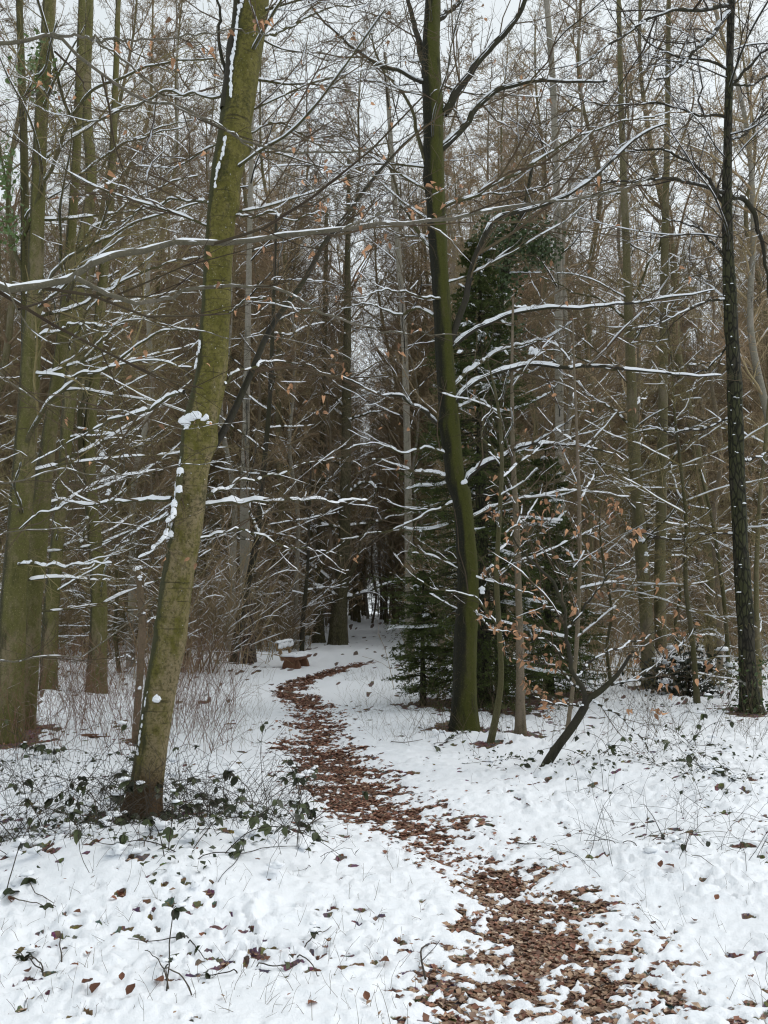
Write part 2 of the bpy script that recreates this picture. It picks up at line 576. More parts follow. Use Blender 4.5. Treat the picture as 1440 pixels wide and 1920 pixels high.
    def box(self, c, s, rz=0., jit=0., rng=None, ry=0.):
        x, y, z = s[0] / 2, s[1] / 2, s[2] / 2
        V = np.array([[-x, -y, -z], [x, -y, -z], [x, y, -z], [-x, y, -z], [-x, -y, z], [x, -y, z], [x, y, z], [-x, y, z]])
        if jit:
            V = V + (rng.random(V.shape) - .5) * jit
        ca, sa = math.cos(ry), math.sin(ry)
        V = V @ np.array([[ca, 0, sa], [0, 1, 0], [-sa, 0, ca]]).T
        ca, sa = math.cos(rz), math.sin(rz)
        V = V @ np.array([[ca, -sa, 0], [sa, ca, 0], [0, 0, 1]]).T
        self.add(V + np.asarray(c), [[0, 3, 2, 1], [4, 5, 6, 7], [0, 1, 5, 4], [1, 2, 6, 5], [2, 3, 7, 6], [3, 0, 4, 7]])

    def mesh(self, name, off=(0, 0, 0), smooth=True):
        V = np.concatenate(self.V) - np.asarray(off)
        F = ([np.concatenate(self.Q)] if self.Q else []) + ([np.concatenate(self.T)] if self.T else [])
        return make_mesh(name, V, F, smooth)


def resample(pts, n, rad=None):
    pts = np.asarray(pts, float)
    d = np.concatenate([[0], np.cumsum(np.linalg.norm(np.diff(pts, axis=0), axis=1))])
    # Catmull-Rom through the points, then even spacing
    m = len(pts)
    if m > 2:
        ext = np.vstack([2 * pts[0] - pts[1], pts, 2 * pts[-1] - pts[-2]])
        out = []
        for i in range(m - 1):
            p0, p1, p2, p3 = ext[i:i + 4]
            t = np.linspace(0, 1, 12, endpoint=False)[:, None]
            out.append(.5 * (2 * p1 + (p2 - p0) * t + (2 * p0 - 5 * p1 + 4 * p2 - p3) * t ** 2 + (3 * p1 - p0 - 3 * p2 + p3) * t ** 3))
        fine = np.vstack(out + [pts[-1:]])
        par = np.concatenate([d[i] + (d[i + 1] - d[i]) * np.linspace(0, 1, 12, endpoint=False) for i in range(m - 1)] + [[d[-1]]])
    else:
        fine, par = pts, d
    s = np.linspace(0, d[-1], n)
    o = np.stack([np.interp(s, par, fine[:, k]) for k in range(3)], -1)
    if rad is None:
        return o
    return o, np.interp(s, d, rad)


def trunk_bag(pts, rad, seed, spacing=.06, sides=18, rough=.05, flare=.35, knots=()):
    rng = np.random.default_rng(seed)
    L = np.sum(np.linalg.norm(np.diff(pts, axis=0), axis=1))
    n = max(6, int(L / spacing))
    C, R = resample(pts, n, rad)
    T = norm(np.gradient(C, axis=0))
    u = norm(np.cross(T, np.array([0, 1., 0])))
    u = np.where(np.isnan(u), 0, u)
    v = np.cross(T, u)
    th = np.arange(sides) * 2 * math.pi / sides
    s = np.linspace(0, L, n)
    k = np.ones((n, sides))
    for q, amp in ((1, .35), (2, .6), (3, .5), (5, .35), (7, .25)):
        ph = 3 * gn(s / 1.1, np.full(n, seed * 3.7 + q), q) + rng.random() * 6.28
        am = rough * amp * (1 + gn(s / .35, np.full(n, seed * 1.3 + q * 9), q + 20))
        k += am[:, None] * np.sin(q * th[None] + ph[:, None])
    k += rough * .45 * gn(th[None] * 2.3 + seed, s[:, None] / .12, 31)
    fl = flare * np.exp(-np.maximum(s - .15, 0) / .2)
    k += fl[:, None] * (1 + .5 * np.sin(4 * th + seed)[None] + .35 * np.sin(7 * th + seed * 2)[None])
    for ks, kth, ka, kw in knots:
        dth = np.abs((th - kth + math.pi) % (2 * math.pi) - math.pi)
        k += ka * np.exp(-((s[:, None] - ks) / kw) ** 2 - (dth[None] / .7) ** 2)
    ring = u[:, None] * np.cos(th)[None, :, None] + v[:, None] * np.sin(th)[None, :, None]
    V = C[:, None] + ring * (R[:, None] * k)[..., None]
    i = np.arange(n * sides).reshape(n, sides)
    j = np.roll(i, -1, 1)
    Q = np.stack([i[:-1], i[1:], j[1:], j[:-1]], -1).reshape(-1, 4)
    b = Bag()
    b.add(V, Q)
    b.add(np.vstack([V[-1], C[-1:] + T[-1:] * R[-1]]), None, np.array([[q, (q + 1) % sides, sides] for q in range(sides)]))
    return b, C, R


def sprout(Pt, R, m, rng, tmin=.15, tmax=.97, Lf=.5, ang=(35, 60), flat=.7, up=.0, wob=.14, nseg=4, rk=.012, rmin=.0018, fall=.55, Lmax=9.):
    """m side shoots on each stem of the batch -> (B*m, nseg+1, 3), radii"""
    B, n, _ = Pt.shape
    if B == 0:
        return np.zeros((0, nseg + 1, 3)), np.zeros((0, nseg + 1))
    plen = np.sum(np.linalg.norm(np.diff(Pt, axis=1), axis=2), axis=1)
    t = tmin + (tmax - tmin) * (np.arange(m)[None] + rng.random((B, m))) / m
    x = t * (n - 1)
    i0 = np.clip(np.floor(x).astype(int), 0, n - 2)
    f = (x - i0)[..., None]
    bi = np.arange(B)[:, None]
    base = Pt[bi, i0] * (1 - f) + Pt[bi, i0 + 1] * f
    tan = norm(Pt[bi, i0 + 1] - Pt[bi, i0])
    rb = R[bi, i0] * (1 - f[..., 0]) + R[bi, i0 + 1] * f[..., 0]
    v = rng.normal(size=(B, m, 3))
    v[..., 2] *= (1 - flat)
    v = norm(v - tan * np.sum(v * tan, -1, keepdims=True))
    a = np.radians(ang[0] + (ang[1] - ang[0]) * rng.random((B, m)))[..., None]
    d = norm(tan * np.cos(a) + v * np.sin(a))
    L = np.minimum(plen[:, None] * Lf * (1 - fall * t) * (.55 + .8 * rng.random((B, m))), Lmax)
    pts = [base]
    step = (L / nseg)[..., None]
    for q in range(nseg):
        d = norm(d + rng.normal(size=d.shape) * wob + np.array([0, 0, up]))
        pts.append(pts[-1] + d * step)
    Pn = np.stack(pts, 2).reshape(B * m, nseg + 1, 3)
    r0 = np.maximum(np.minimum(rb * .7, rk * L), rmin).reshape(-1, 1)
    Rn = np.maximum(r0 * np.linspace(1, .35, nseg + 1)[None], rmin * .7)
    return Pn, Rn


# ------------------------------------------------------------------ things and parts
def tag(o, label=None, cat=None, group=None, kind=None):
    for k, v in (('label', label), ('category', cat), ('group', group), ('kind', kind)):
        if v:
            o[k] = v
    return o


def thing(name, loc, label, cat, group=None, rz=0.):
    o = bpy.data.objects.new(name, None)
    o.empty_display_size = .2
    o.location = [float(v) for v in loc]
    o.rotation_euler = (0, 0, rz)
    COL.objects.link(o)
    return tag(o, label, cat, group)


def part(name, me, mat, parent=None, kind=None, label=None, loc=None):
    if me.materials:
        pass
    else:
        me.materials.append(mat)
    o = bpy.data.objects.new(name, me)
    COL.objects.link(o)
    if parent is not None:
        o.parent = parent
    if loc is not None:
        o.location = [float(v) for v in loc]
    return tag(o, label, None, None, kind)


# leaf shapes -----------------------------------------------------------------
def leaf_mesh(name, w=.5, n=5, fold=.18, curl=.25, seed=0, mat=None):
    """a leaf of unit length along +Y with a midrib, folded and curled"""
    rng = np.random.default_rng(seed)
    t = np.linspace(0, 1, n)
    half = w * .5 * np.sin(np.pi * t ** .8) ** .75
    half[0] = half[-1] = .012
    z = -curl * t ** 2 + (rng.random(n) - .5) * .06
    V, Q = [], []
    for i in range(n):
        j = (rng.random(2) - .5) * .08
        V += [(-half[i], t[i], z[i] + fold * half[i] * 2 + j[0]), (0, t[i], z[i]), (half[i], t[i], z[i] + fold * half[i] * 2 + j[1])]
    for i in range(n - 1):
        a = 3 * i
        Q += [[a, a + 1, a + 4, a + 3], [a + 1, a + 2, a + 5, a + 4]]
    me = make_mesh(name, np.array(V), np.array(Q))
    if mat:
        me.materials.append(mat)
    return me


BEECH_LEAVES = [leaf_mesh('beech leaf', .5 + .05 * s, 6, .15 + .13 * s, .2 + .2 * s, s, M['leaf_orange']) for s in range(5)]
FALLEN = [leaf_mesh('fallen leaf', .75, 5, .3, -.2 + .25 * s, 10 + s, M['leaf_red']) for s in range(3)]
BRAMBLE_LEAVES = [leaf_mesh('bramble leaf', .68, 6, .12, .3, 20 + s, M['bramble']) for s in range(4)]


def add_leaf(parent, meshes, pos, size, yaw, pitch, roll, name='leaf'):
    o = bpy.data.objects.new(name, random.choice(meshes))
    COL.objects.link(o)
    o.parent = parent
    o.location = [float(v) for v in pos]
    o.rotation_euler = (pitch, roll, yaw)
    o.scale = (size, size, size)
    return o


# ------------------------------------------------------------------ ground
def build_ground():
    ys = [-30., -12., -6., -3., -1.2, -.2, .5, 1., 1.3]
    y = 1.5
    while y < 215:
        ys.append(y)
        y += max(.0155, .0048 * y) if y < 13 else max(.05, .018 * y) if y < 45 else .12 * y
    ys = np.array(ys)
    ti = np.linspace(-.60, .60, 400)
    to = np.array([.62, .67, .74, .82, .95, 1.1, 1.4, 2., 3., 5.])
    t = np.concatenate([-to[::-1], ti, to])
    Y, T_ = np.meshgrid(ys, t, indexing='ij')
    X = T_ * np.maximum(np.abs(Y) + 1.0, 2.2) * np.where(np.abs(T_) > .9, 1.0, 1.0)
    X = np.where(np.abs(T_) > 1.05, np.sign(T_) * (1.05 * np.maximum(np.abs(Y) + 1.0, 2.2) + 25 * (np.abs(T_) - 1.05)), X)
    z, T = surf(X.ravel(), Y.ravel())
    far = Y.ravel() > 14
    z = np.where(far, z + .05 * gn(X.ravel() / .5, Y.ravel() / .5, 61), z)
    V = np.c_[X.ravel(), Y.ravel(), z]
    nr, nc = Y.shape
    i = np.arange(nr * nc).reshape(nr, nc)
    Q = np.stack([i[:-1, :-1], i[:-1, 1:], i[1:, 1:], i[1:, :-1]], -1).reshape(-1, 4)
    me = make_mesh('snowy ground', V, Q)
    a = me.attributes.new('cover', 'FLOAT', 'POINT')
    a.data.foreach_set('value', T.astype(np.float32))
    m, nt, b = new_mat('snow over leaf litter')
    at = nt.nodes.new("ShaderNodeAttribute")
    at.attribute_name = 'cover'
    n1, n2, n3 = noise(nt, 70, 3), noise(nt, 18, 4), noise(nt, 260, 2)
    f = remap(nt, mth(nt, 'ADD', at.outputs['Fac'], mth(nt, 'MULTIPLY', mth(nt, 'SUBTRACT', n1, .5), .012)), .0005, .005)
    v = nt.nodes.new("ShaderNodeTexVoronoi")
    v.inputs['Scale'].default_value = 26
    tc = nt.nodes.new("ShaderNodeTexCoord")
    nt.links.new(tc.outputs['Object'], v.inputs['Vector'])
    lit = mix(nt, remap(nt, n2, .35, .65), (.055, .03, .02), (.15, .08, .045))
    lit = mix(nt, .35, lit, v.outputs['Color'])
    lit = mix(nt, .75, lit, mix(nt, remap(nt, n1, .4, .6), (.04, .024, .018), (.14, .075, .045)))
    nt.links.new(mix(nt, f, lit, SNOW), b.inputs['Base Color'])
    b.inputs['Roughness'].default_value = .65
    bump(nt, b, mth(nt, 'ADD', mth(nt, 'ADD', n1, n2), mth(nt, 'MULTIPLY', n3, .35)), .5, .010)
    part('ground', me, m, None, 'structure')


build_ground()


def build_litter():
    rng = np.random.default_rng(5)
    # dense leaves on the trodden path, thinning with distance
    N = 430000
    y = 2.4 * (23 / 2.4) ** rng.random(N)
    cx, hw = np.interp(y, PY, PCX), np.interp(y, PY, PHW)
    x = cx + hw * rng.normal(size=N) * .75
    keep = rng.random(N) < np.minimum(1, hw * y / 6.5) * .6
    x, y = x[keep], y[keep]
    z, T = surf(x, y)
    k = (T < .002 + .010 * rng.random(len(T)) ** 6)
    x, y, z, T = x[k], y[k], z[k], T[k]
    # leaves half sunk in the snow beside it, in the hollows
    n2 = 60000
    yy = 2.4 * (14 / 2.4) ** rng.random(n2)
    xx = (rng.random(n2) * 2 - 1) * (.55 * yy + .6)
    z2, T2 = surf(xx, yy)
    k2 = (T2 < .002) | ((rng.random(n2) < .004) & (yy < 9))
    x, y, z = np.r_[x, xx[k2]], np.r_[y, yy[k2]], np.r_[z, z2[k2]]
    n = len(x)
    s = (.021 + .027 * rng.random(n) ** 1.5) * np.where(y > 9, 1.5, 1)
    s[len(s) - int(k2.sum()):] *= .72
    yaw = rng.random(n) * 2 * math.pi
    tilt = rng.normal(size=n) * .22
    roll = rng.normal(size=n) * .22
    L = np.array([[0, -.5, 0], [-.36, .04, .1], [0, .55, -.02], [.36, .0, .09], [0, .02, -.05]])
    V = L[None] * s[:, None, None]
    V = V * (1 + .3 * (rng.random((n, 5, 1)) - .5))
    V[..., 2] *= (rng.random(n) * 2.6 - .6)[:, None]
    cx_, sx_ = np.cos(tilt)[:, None], np.sin(tilt)[:, None]
    Yv, Zv = V[..., 1] * cx_ - V[..., 2] * sx_, V[..., 1] * sx_ + V[..., 2] * cx_
    cy_, sy_ = np.cos(roll)[:, None], np.sin(roll)[:, None]
    Xv, Zv = V[..., 0] * cy_ + Zv * sy_, -V[..., 0] * sy_ + Zv * cy_
    cz_, sz_ = np.cos(yaw)[:, None], np.sin(yaw)[:, None]
    W = np.stack([Xv * cz_ - Yv * sz_ + x[:, None], Xv * sz_ + Yv * cz_ + y[:, None], Zv + (z + .004 + .012 * rng.random(n))[:, None]], -1)
    base = (np.arange(n) * 5)[:, None, None]
    Tr = np.array([[0, 4, 1], [1, 4, 2], [2, 4, 3], [3, 4, 0]])[None] + base
    pal = np.array([[.27, .125, .085], [.36, .24, .155], [.15, .08, .055], [.48, .36, .26], [.33, .17, .11], [.06, .034, .026], [.29, .20, .15]])
    near = np.clip((y - 4.8) / 1.0, 0, 1)       # paler oak leaves close by, redder beech leaves further on
    pr = np.array([[.13, .24, .16, .20, .1, .07, .10], [.26, .08, .22, .05, .24, .12, .03]])
    ci = np.where(rng.random(n) < near, rng.choice(7, n, p=pr[1]), rng.choice(7, n, p=pr[0]))
    tint = np.repeat(pal[ci] * (.7 + .6 * rng.random((n, 1))), 5, axis=0)
    me = make_mesh('leaf litter', W.reshape(-1, 3), Tr.reshape(-1, 3), True, tint)
    o = part('leaf_litter', me, M['leaf_litter'], None, 'stuff')
    tag(o, 'brown and rust fallen leaves trodden along the winding path', 'fallen leaves')


build_litter()


# ------------------------------------------------------------------ hero trees traced as 3-D stems
def px_line(line, Y, dY=0.):
    """photo pixels (x, y) -> world points at depth Y, drifting to Y + dY at the end"""
    n = len(line)
    return np.array([P(q[0], q[1], Y + dY * i / max(1, n - 1)) for i, q in enumerate(line)])


class Tree:
    def __init__(self, name, label, cat, base, group=None, seed=0):
        self.base = np.asarray(base, float)
        self.root = thing(name, base, label, cat, group)
        self.rng = np.random.default_rng(seed)
        self.seed = seed
        self.snow, self.limbs = Bag(), []
        self.tw = None

    def trunk(self, line, Y, mat, name='trunk', dY=0., sink=True, **kw):
        pts = px_line(line, Y, dY)
        rad = np.array([pxr(q[2], Y, p[2]) for q, p in zip(line, pts)])
        if sink:
            pts = np.vstack([pts[0] + np.array([0, 0, -.15]), pts])
            rad = np.r_[rad[0], rad]
        b, C, R = trunk_bag(pts, rad, self.seed + 1 + len(self.limbs), **kw)
        part(name, b.mesh(name, self.base), mat, self.root)
        self.C, self.R = C, R
        return C, R

    def limb(self, line, Y, w, mat, dY=0., snow=.03, name='branch', n=26, wob=.016, gaps=.2, tip=.3, twiggy=1., wide=.008, slope=(.72, .95)):
        pts = px_line(line, Y, dY)
        C = resample(pts, n)
        L = np.sum(np.linalg.norm(np.diff(C, axis=0), axis=1))
        k = self.rng.normal(size=(n, 3)) * wob * min(1, L)
        k[0] = 0
        k = (k + np.roll(k, 1, 0) + np.roll(k, -1, 0)) / 2
        k[0] = 0
        C = C + k
        r = pxr(w, Y) * np.linspace(1, tip, n)
        b = Bag()
        b.tubes(C[None], r[None], 7)
        part(name, b.mesh(name, self.base), mat, self.root)
        if snow:
            C2 = resample(C, n * 2)
            r2 = np.interp(np.linspace(0, 1, n * 2), np.linspace(0, 1, n), r)
            self.snow.arches(C2[None], r2[None] * .85, (snow * .8 * np.linspace(1, .5, n * 2) * (.75 + .75 * gn(np.arange(n * 2) / 3.4, np.full(n * 2, self.seed + len(self.limbs) * 3.1), 8)))[None], self.rng, wide * .6, 5, gaps + .22, slope, 2.8)
        if twiggy:
            Cq = resample(C, 12)
            self.limbs.append((Cq, np.interp(np.linspace(0, 1, 12), np.linspace(0, 1, n), r), twiggy))
        return C, r

    def auto_limbs(self, n, z0, z1, L, mat, snow=.02, elev=(5, 40), rad=.018, az=None, twiggy=1., up=.02):
        """limbs growing out of the trunk between heights z0 and z1 (metres)"""
        rng = self.rng
        for i in range(n):
            z = z0 + (z1 - z0) * (i + rng.random()) / n
            j = int(np.argmin(np.abs(self.C[:, 2] - z)))
            a = rng.random() * 2 * math.pi if az is None else az[0] + (az[1] - az[0]) * rng.random()
            e = math.radians(elev[0] + (elev[1] - elev[0]) * rng.random())
            d = np.array([math.cos(a) * math.cos(e), math.sin(a) * math.cos(e), math.sin(e)])
            l = L * (.5 + .8 * rng.random())
            pts = [self.C[j]]
            for q in range(6):
                d = norm(d + rng.normal(size=3) * .12 + np.array([0, 0, up]))
                pts.append(pts[-1] + d * l / 6)
            C = resample(np.array(pts), 14)
            r = min(rad * (.6 + .7 * rng.random()), self.R[j] * .6) * np.linspace(1, .25, 14)
            b = Bag()
            b.tubes(C[None], r[None], 5)
            part('branch', b.mesh('branch', self.base), mat, self.root)
            if snow:
                C2 = resample(C, 30)
                self.snow.arches(C2[None], np.interp(np.linspace(0, 1, 30), np.linspace(0, 1, 14), r)[None], snow, rng, .005, 5, .3, (.6, .9), 3.)
            self.limbs.append((resample(C, 12), np.interp(np.linspace(0, 1, 12), np.linspace(0, 1, 14), r), twiggy))

    def finish(self, twig_mat, m1=7, m2=5, m3=3, Lf=.42, snow=.012, up=.02, flat=.75, leaves=0, leaf_box=None, leaf_size=(.05, .09), rmin=.0018, twig_snow=True, gaps=.3, snow_share=.17):
        rng = self.rng
        if self.limbs:
            b = Bag()
            tips = []
            for tw in sorted({l[2] for l in self.limbs}):
                Pl = np.stack([l[0] for l in self.limbs if l[2] == tw])
                Rl = np.stack([l[1] for l in self.limbs if l[2] == tw])
                P1, R1 = sprout(Pl, Rl, max(1, int(round(m1 * tw))), rng, .12, .98, Lf * 1.25, (25, 58), flat, up * 1.5, .15, 8, .009, rmin * 1.5)
                P2, R2 = sprout(P1, R1, m2, rng, .12, .98, .55, (30, 60), flat * .8, up, .17, 4, .009, rmin * 1.15)
                b.tubes(P1[:, ::2], R1[:, ::2], 4)
                b.tubes(P2[:, ::2], R2[:, ::2], 3)
                tips += [P1[:, -1], P2[:, -1]]
                if m3:
                    P3, R3 = sprout(P2, R2, m3, rng, .2, .98, .6, (30, 60), flat * .6, up, .2, 1 if m3 == 2 else 2, .009, rmin)
                    b.tubes(P3, R3, 3)
                    tips.append(P3[:, -1])
                if twig_snow:
                    k1 = rng.random(len(P1)) < snow_share
                    self.snow.arches(P1[k1], R1[k1] * .9, snow * .6, rng, .002, 4, gaps, (.55, .85), 1.5)
                    k2 = rng.random(len(P2)) < snow_share * .3
                    self.snow.arches(P2[k2], R2[k2], snow * .5, rng, .002, 3, gaps + .1, (.5, .8), 1.2)
            part('twigs', b.mesh('twigs', self.base), twig_mat, self.root, 'stuff')
            if leaves:
                tp = np.concatenate(tips)
                if leaf_box:
                    X, Yp, D = to_px(tp)
                    ok = (D > .5) & (X > leaf_box[0]) & (X < leaf_box[2]) & (Yp > leaf_box[1]) & (Yp < leaf_box[3])
                    tp = tp[ok]
                if len(tp):
                    pick = rng.choice(len(tp), min(leaves * 3 // 4, len(tp)), replace=False)
                    pick = np.r_[pick, rng.choice(pick[:max(1, len(pick) // 2)], leaves - len(pick))]
                    for k, i in enumerate(pick):
                        add_leaf(self.root, BEECH_LEAVES, tp[i] - self.base + (rng.normal(size=3) * .03 if k >= leaves * 3 // 4 else 0), leaf_size[0] + (leaf_size[1] - leaf_size[0]) * rng.random(),
                                 rng.random() * 6.28, -.9 + rng.normal() * .6, rng.normal() * .6)
        if self.snow.n:
            part('snow', self.snow.mesh('snow', self.base), M['snow'], self.root, 'stuff')
        return self


def lumps(tree, spots):
    """clumps of snow lodged on the tree: (px, py, Y, size in px)"""
    for px, py, Y, s in spots:
        c = P(px, py, Y)
        r = pxr(s, Y)
        for q in range(4):
            o = (tree.rng.random(3) - .5) * r * np.array([1.1, .5, 1.2])
            k = .45 + .3 * tree.rng.random()
            tree.snow.blob(c + o, (r * k * 1.2, r * k * .6, r * k * (.7 + .8 * tree.rng.random())), tree.rng, 10, 7)


def snow_line(tree, line, Y, w, gap=.25):
    """a ragged line of snow stuck along the upper edge of a leaning stem"""
    L = px_line(line, Y)
    n = int(np.sum(np.linalg.norm(np.diff(L, axis=0), axis=1)) / pxr(w, Y) / .8)
    for i, c in enumerate(resample(L, n)):
        if gn(i / 5.0, 3.3 + tree.seed, 5) < gap - .5:
            continue
        r = pxr(w, Y) * (.5 + .7 * tree.rng.random())
        tree.snow.blob(c + tree.rng.normal(size=3) * r * .3, (r * .75, r * .75, r * 2.), tree.rng, 8, 6)


# --- the leaning beech
Yb = G(268, 1546)[1]
t = Tree('beech_tree', 'thick leaning beech with olive green bark standing in brambles beside the path', 'tree', on_ground(268, 1546), None, 11)
t.trunk([(266, 1548, 66), (272, 1500, 58), (287, 1400, 57), (301, 1300, 57), (319, 1200, 58), (330, 1100, 59), (350, 1000, 56), (362, 900, 55),
         (376, 800, 60), (397, 700, 57), (404, 600, 53), (409, 500, 52), (416, 400, 51), (431, 300, 57), (447, 190, 62), (463, 100, 57), (476, 0, 56), (488, -110, 52), (500, -260, 46)],
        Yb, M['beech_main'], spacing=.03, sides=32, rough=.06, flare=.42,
        knots=[(2.92, 3.6, .28, .09), (2.1, 1.0, .16, .06), (1.55, .4, .12, .05), (3.95, 2.6, .14, .06), (4.75, 3.4, .22, .08), (5.25, 3.3, .35, .10), (3.3, 5.6, .1, .05)])
t.limb([(424, 205), (430, 150), (436, 90), (443, 30), (450, -60), (455, -160)], Yb - .05, 26, M['limb_dark'], snow=0, name='fork_stem', twiggy=0, wob=.004)
t.limb([(424, 190), (418, 120), (410, 50), (404, -40), (396, -120)], Yb + .1, 9, M['limb_dark'], snow=0, twiggy=.5)
t.limb([(400, 838), (430, 790), (470, 700), (508, 612), (560, 540), (610, 460), (660, 390), (710, 320), (745, 285), (800, 235)], Yb + .12, 15, M['limb_dark'], dY=.5, snow=0, name='bare_limb', wob=.008, twiggy=.35)
t.limb([(338, 880), (326, 940), (316, 985), (300, 1020), (262, 1043)], Yb - .12, 14, M['limb'], dY=-.25, snow=.03, gaps=-.2, slope=(.93, 1.0), twiggy=.7)
t.limb([(322, 935), (240, 940), (130, 947), (85, 962), (40, 990)], Yb, 9, M['limb'], dY=.5, snow=.028, gaps=-.1)
t.limb([(318, 965), (275, 985), (245, 1010), (215, 1030)], Yb, 8, M['limb'], dY=.3, snow=.028, gaps=-.1)
t.limb([(380, 945), (470, 936), (560, 938), (620, 942), (680, 935)], Yb + .1, 8, M['limb'], dY=.6, snow=.03, gaps=-.2)
t.limb([(375, 935), (430, 915), (480, 900), (560, 872), (640, 858)], Yb + .1, 7, M['limb'], dY=.7, snow=.02)
t.limb([(345, 735), (290, 765), (220, 782), (150, 822), (60, 868)], Yb + .1, 8, M['limb'], dY=1.6, snow=.03, gaps=-.1)
t.limb([(470, 80), (540, 50), (600, 20), (680, 5)], Yb, 7, M['limb'], dY=.6, snow=.01)
t.limb([(445, 250), (520, 230), (590, 255), (660, 250)], Yb, 6, M['limb'], dY=.5, snow=.01)
t.limb([(430, 400), (500, 398), (560, 410), (640, 400)], Yb, 6, M['limb'], dY=-.5, snow=.01)
t.limb([(415, 180), (350, 178), (290, 180), (200, 220), (110, 250)], Yb, 7, M['limb'], dY=.8, snow=.02)
t.limb([(405, 380), (330, 375), (260, 400), (190, 430)], Yb, 7, M['limb'], dY=.6, snow=.02)
t.limb([(425, 590), (480, 560), (540, 570), (620, 590)], Yb, 5, M['limb'], dY=-.5, snow=.008)
t.limb([(420, 720), (470, 690), (530, 680), (620, 700)], Yb, 6, M['limb'], dY=.5, snow=.018)
t.limb([(370, 1010), (450, 1000), (520, 1020), (640, 1040)], Yb, 5, M['limb'], dY=.4, snow=.014)
lumps(t, [(352, 785, Yb - .12, 26), (366, 778, Yb - .16, 20), (384, 786, Yb - .17, 14), (349, 800, Yb - .1, 14), (318, 1005, Yb - .14, 14), (296, 1312, Yb - .16, 16), (392, 792, Yb - .17, 8)])
snow_line(t, [(343, 850), (334, 890), (328, 940), (320, 990), (313, 1010)], Yb - .07, 6, .2)
snow_line(t, [(452, 0), (445, 40), (440, 80), (434, 130), (432, 180)], Yb - .15, 7, .1)
snow_line(t, [(424, 260), (418, 285), (408, 320), (402, 350)], Yb - .12, 6, .3)
snow_line(t, [(375, 640), (370, 670), (366, 690)], Yb - .1, 6, .2)
snow_line(t, [(300, 1190), (285, 1260), (270, 1330), (256, 1420)], Yb - .08, 4, .4)
for q in range(45):
    py = random.uniform(-20, 1400)
    cx = np.interp(py, [0, 300, 600, 900, 1200, 1548], [476, 431, 404, 362, 319, 266])
    sx = random.uniform(-22, 22)
    tt = P(cx + sx, py, Yb - .1 * math.sqrt(1 - (sx / 30) ** 2) - .01)
    t.snow.blob(tt, (.0028, .0028, .004), t.rng, 5, 4)
t.auto_limbs(16, 4.2, 7.5, 1.5, M['limb'], .012, elev=(0, 45), rad=.01)
t.finish(M['twig'], 9, 6, 3, .55, .012, leaves=70, leaf_size=(.03, .05))

# --- central black and green trunk
Yc = G(868, 1368)[1]
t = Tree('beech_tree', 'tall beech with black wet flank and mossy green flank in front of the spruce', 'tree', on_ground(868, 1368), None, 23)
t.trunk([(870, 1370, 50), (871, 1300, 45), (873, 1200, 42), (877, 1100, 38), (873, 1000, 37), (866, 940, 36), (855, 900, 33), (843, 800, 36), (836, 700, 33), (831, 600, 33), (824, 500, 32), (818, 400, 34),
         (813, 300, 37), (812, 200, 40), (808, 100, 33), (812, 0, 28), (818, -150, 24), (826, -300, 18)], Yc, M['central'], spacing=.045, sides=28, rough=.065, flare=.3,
        knots=[(3.1, 3.4, .3, .1), (3.3, .3, .25, .08), (4.0, .5, .2, .08), (7.3, .3, .2, .1)])
for line, w, s, d in [
    ([(850, 760), (880, 722), (930, 697), (1000, 688), (1080, 686), (1185, 692), (1270, 702), (1350, 700)], 11, .045, -.6),
    ([(848, 650), (900, 610), (960, 585), (1040, 575), (1130, 572), (1240, 560), (1340, 545)], 10, .04, -.5),
    ([(842, 655), (868, 585), (880, 520), (905, 452), (940, 407), (1030, 382), (1110, 335), (1190, 265), (1250, 235)], 14, .045, -.4),
    ([(852, 722), (890, 690), (940, 658), (1000, 640), (1060, 645)], 9, .04, .5),
    ([(866, 910), (890, 877), (940, 857), (985, 836), (1070, 833), (1150, 850)], 10, .045, -.4),
    ([(886, 968), (940, 945), (1020, 926), (1080, 922), (1180, 930)], 8, .032, .5),
    ([(845, 892), (800, 884), (765, 880), (700, 860)], 9, .035, .5),
    ([(832, 800), (790, 765), (750, 740), (700, 735), (640, 705)], 10, .018, -.5),
    ([(832, 212), (870, 152), (920, 90), (960, 42), (1000, -20), (1040, -90)], 18, .035, -.5),
    ([(828, 278), (870, 235), (925, 172), (985, 155), (1060, 153), (1140, 150)], 15, .05, .4),
    ([(800, 130), (782, 70), (765, 0), (750, -80)], 15, .0, .4),
    ([(800, 155), (745, 132), (690, 110), (640, 70), (590, 20), (560, -40)], 10, .035, -.5),
    ([(818, 40), (860, 5), (900, -40)], 14, .03, .3),
    ([(800, 305), (785, 250), (765, 190), (720, 130), (690, 60)], 9, .015, .6),
    ([(820, 475), (790, 440), (755, 385), (735, 330), (722, 250)], 9, .03, .6),
    ([(835, 385), (890, 365), (960, 330), (1050, 275), (1140, 235), (1240, 215)], 8, .03, .5),
    ([(838, 385), (900, 365), (960, 360), (1060, 340)], 6, .02, .9),
    ([(840, 560), (800, 560), (740, 545), (660, 560)], 6, .02, -.5),
    ([(835, 600), (790, 580), (740, 590), (690, 570), (640, 580)], 7, .02, .6),
    ([(850, 860), (800, 840), (760, 850), (700, 830), (640, 840)], 6, .02, -.4),
    ([(860, 770), (885, 750), (915, 762), (925, 790), (918, 830)], 6, .03, .2),
    ([(890, 1100), (900, 1080), (925, 1060), (905, 1110)], 6, .02, .2),
    ([(858, 940), (810, 960), (770, 985), (700, 1000), (640, 1010)], 6, .022, .4),
]:
    t.limb(line, Yc, w, M['limb_dark'] if w > 9 else M['limb'], dY=d, snow=s, gaps=-.15)
lumps(t, [(870, 905, Yc - .2, 12), (862, 660, Yc - .2, 10), (1000, 660, Yc - .25, 22), (905, 1108, Yc - .1, 14)])
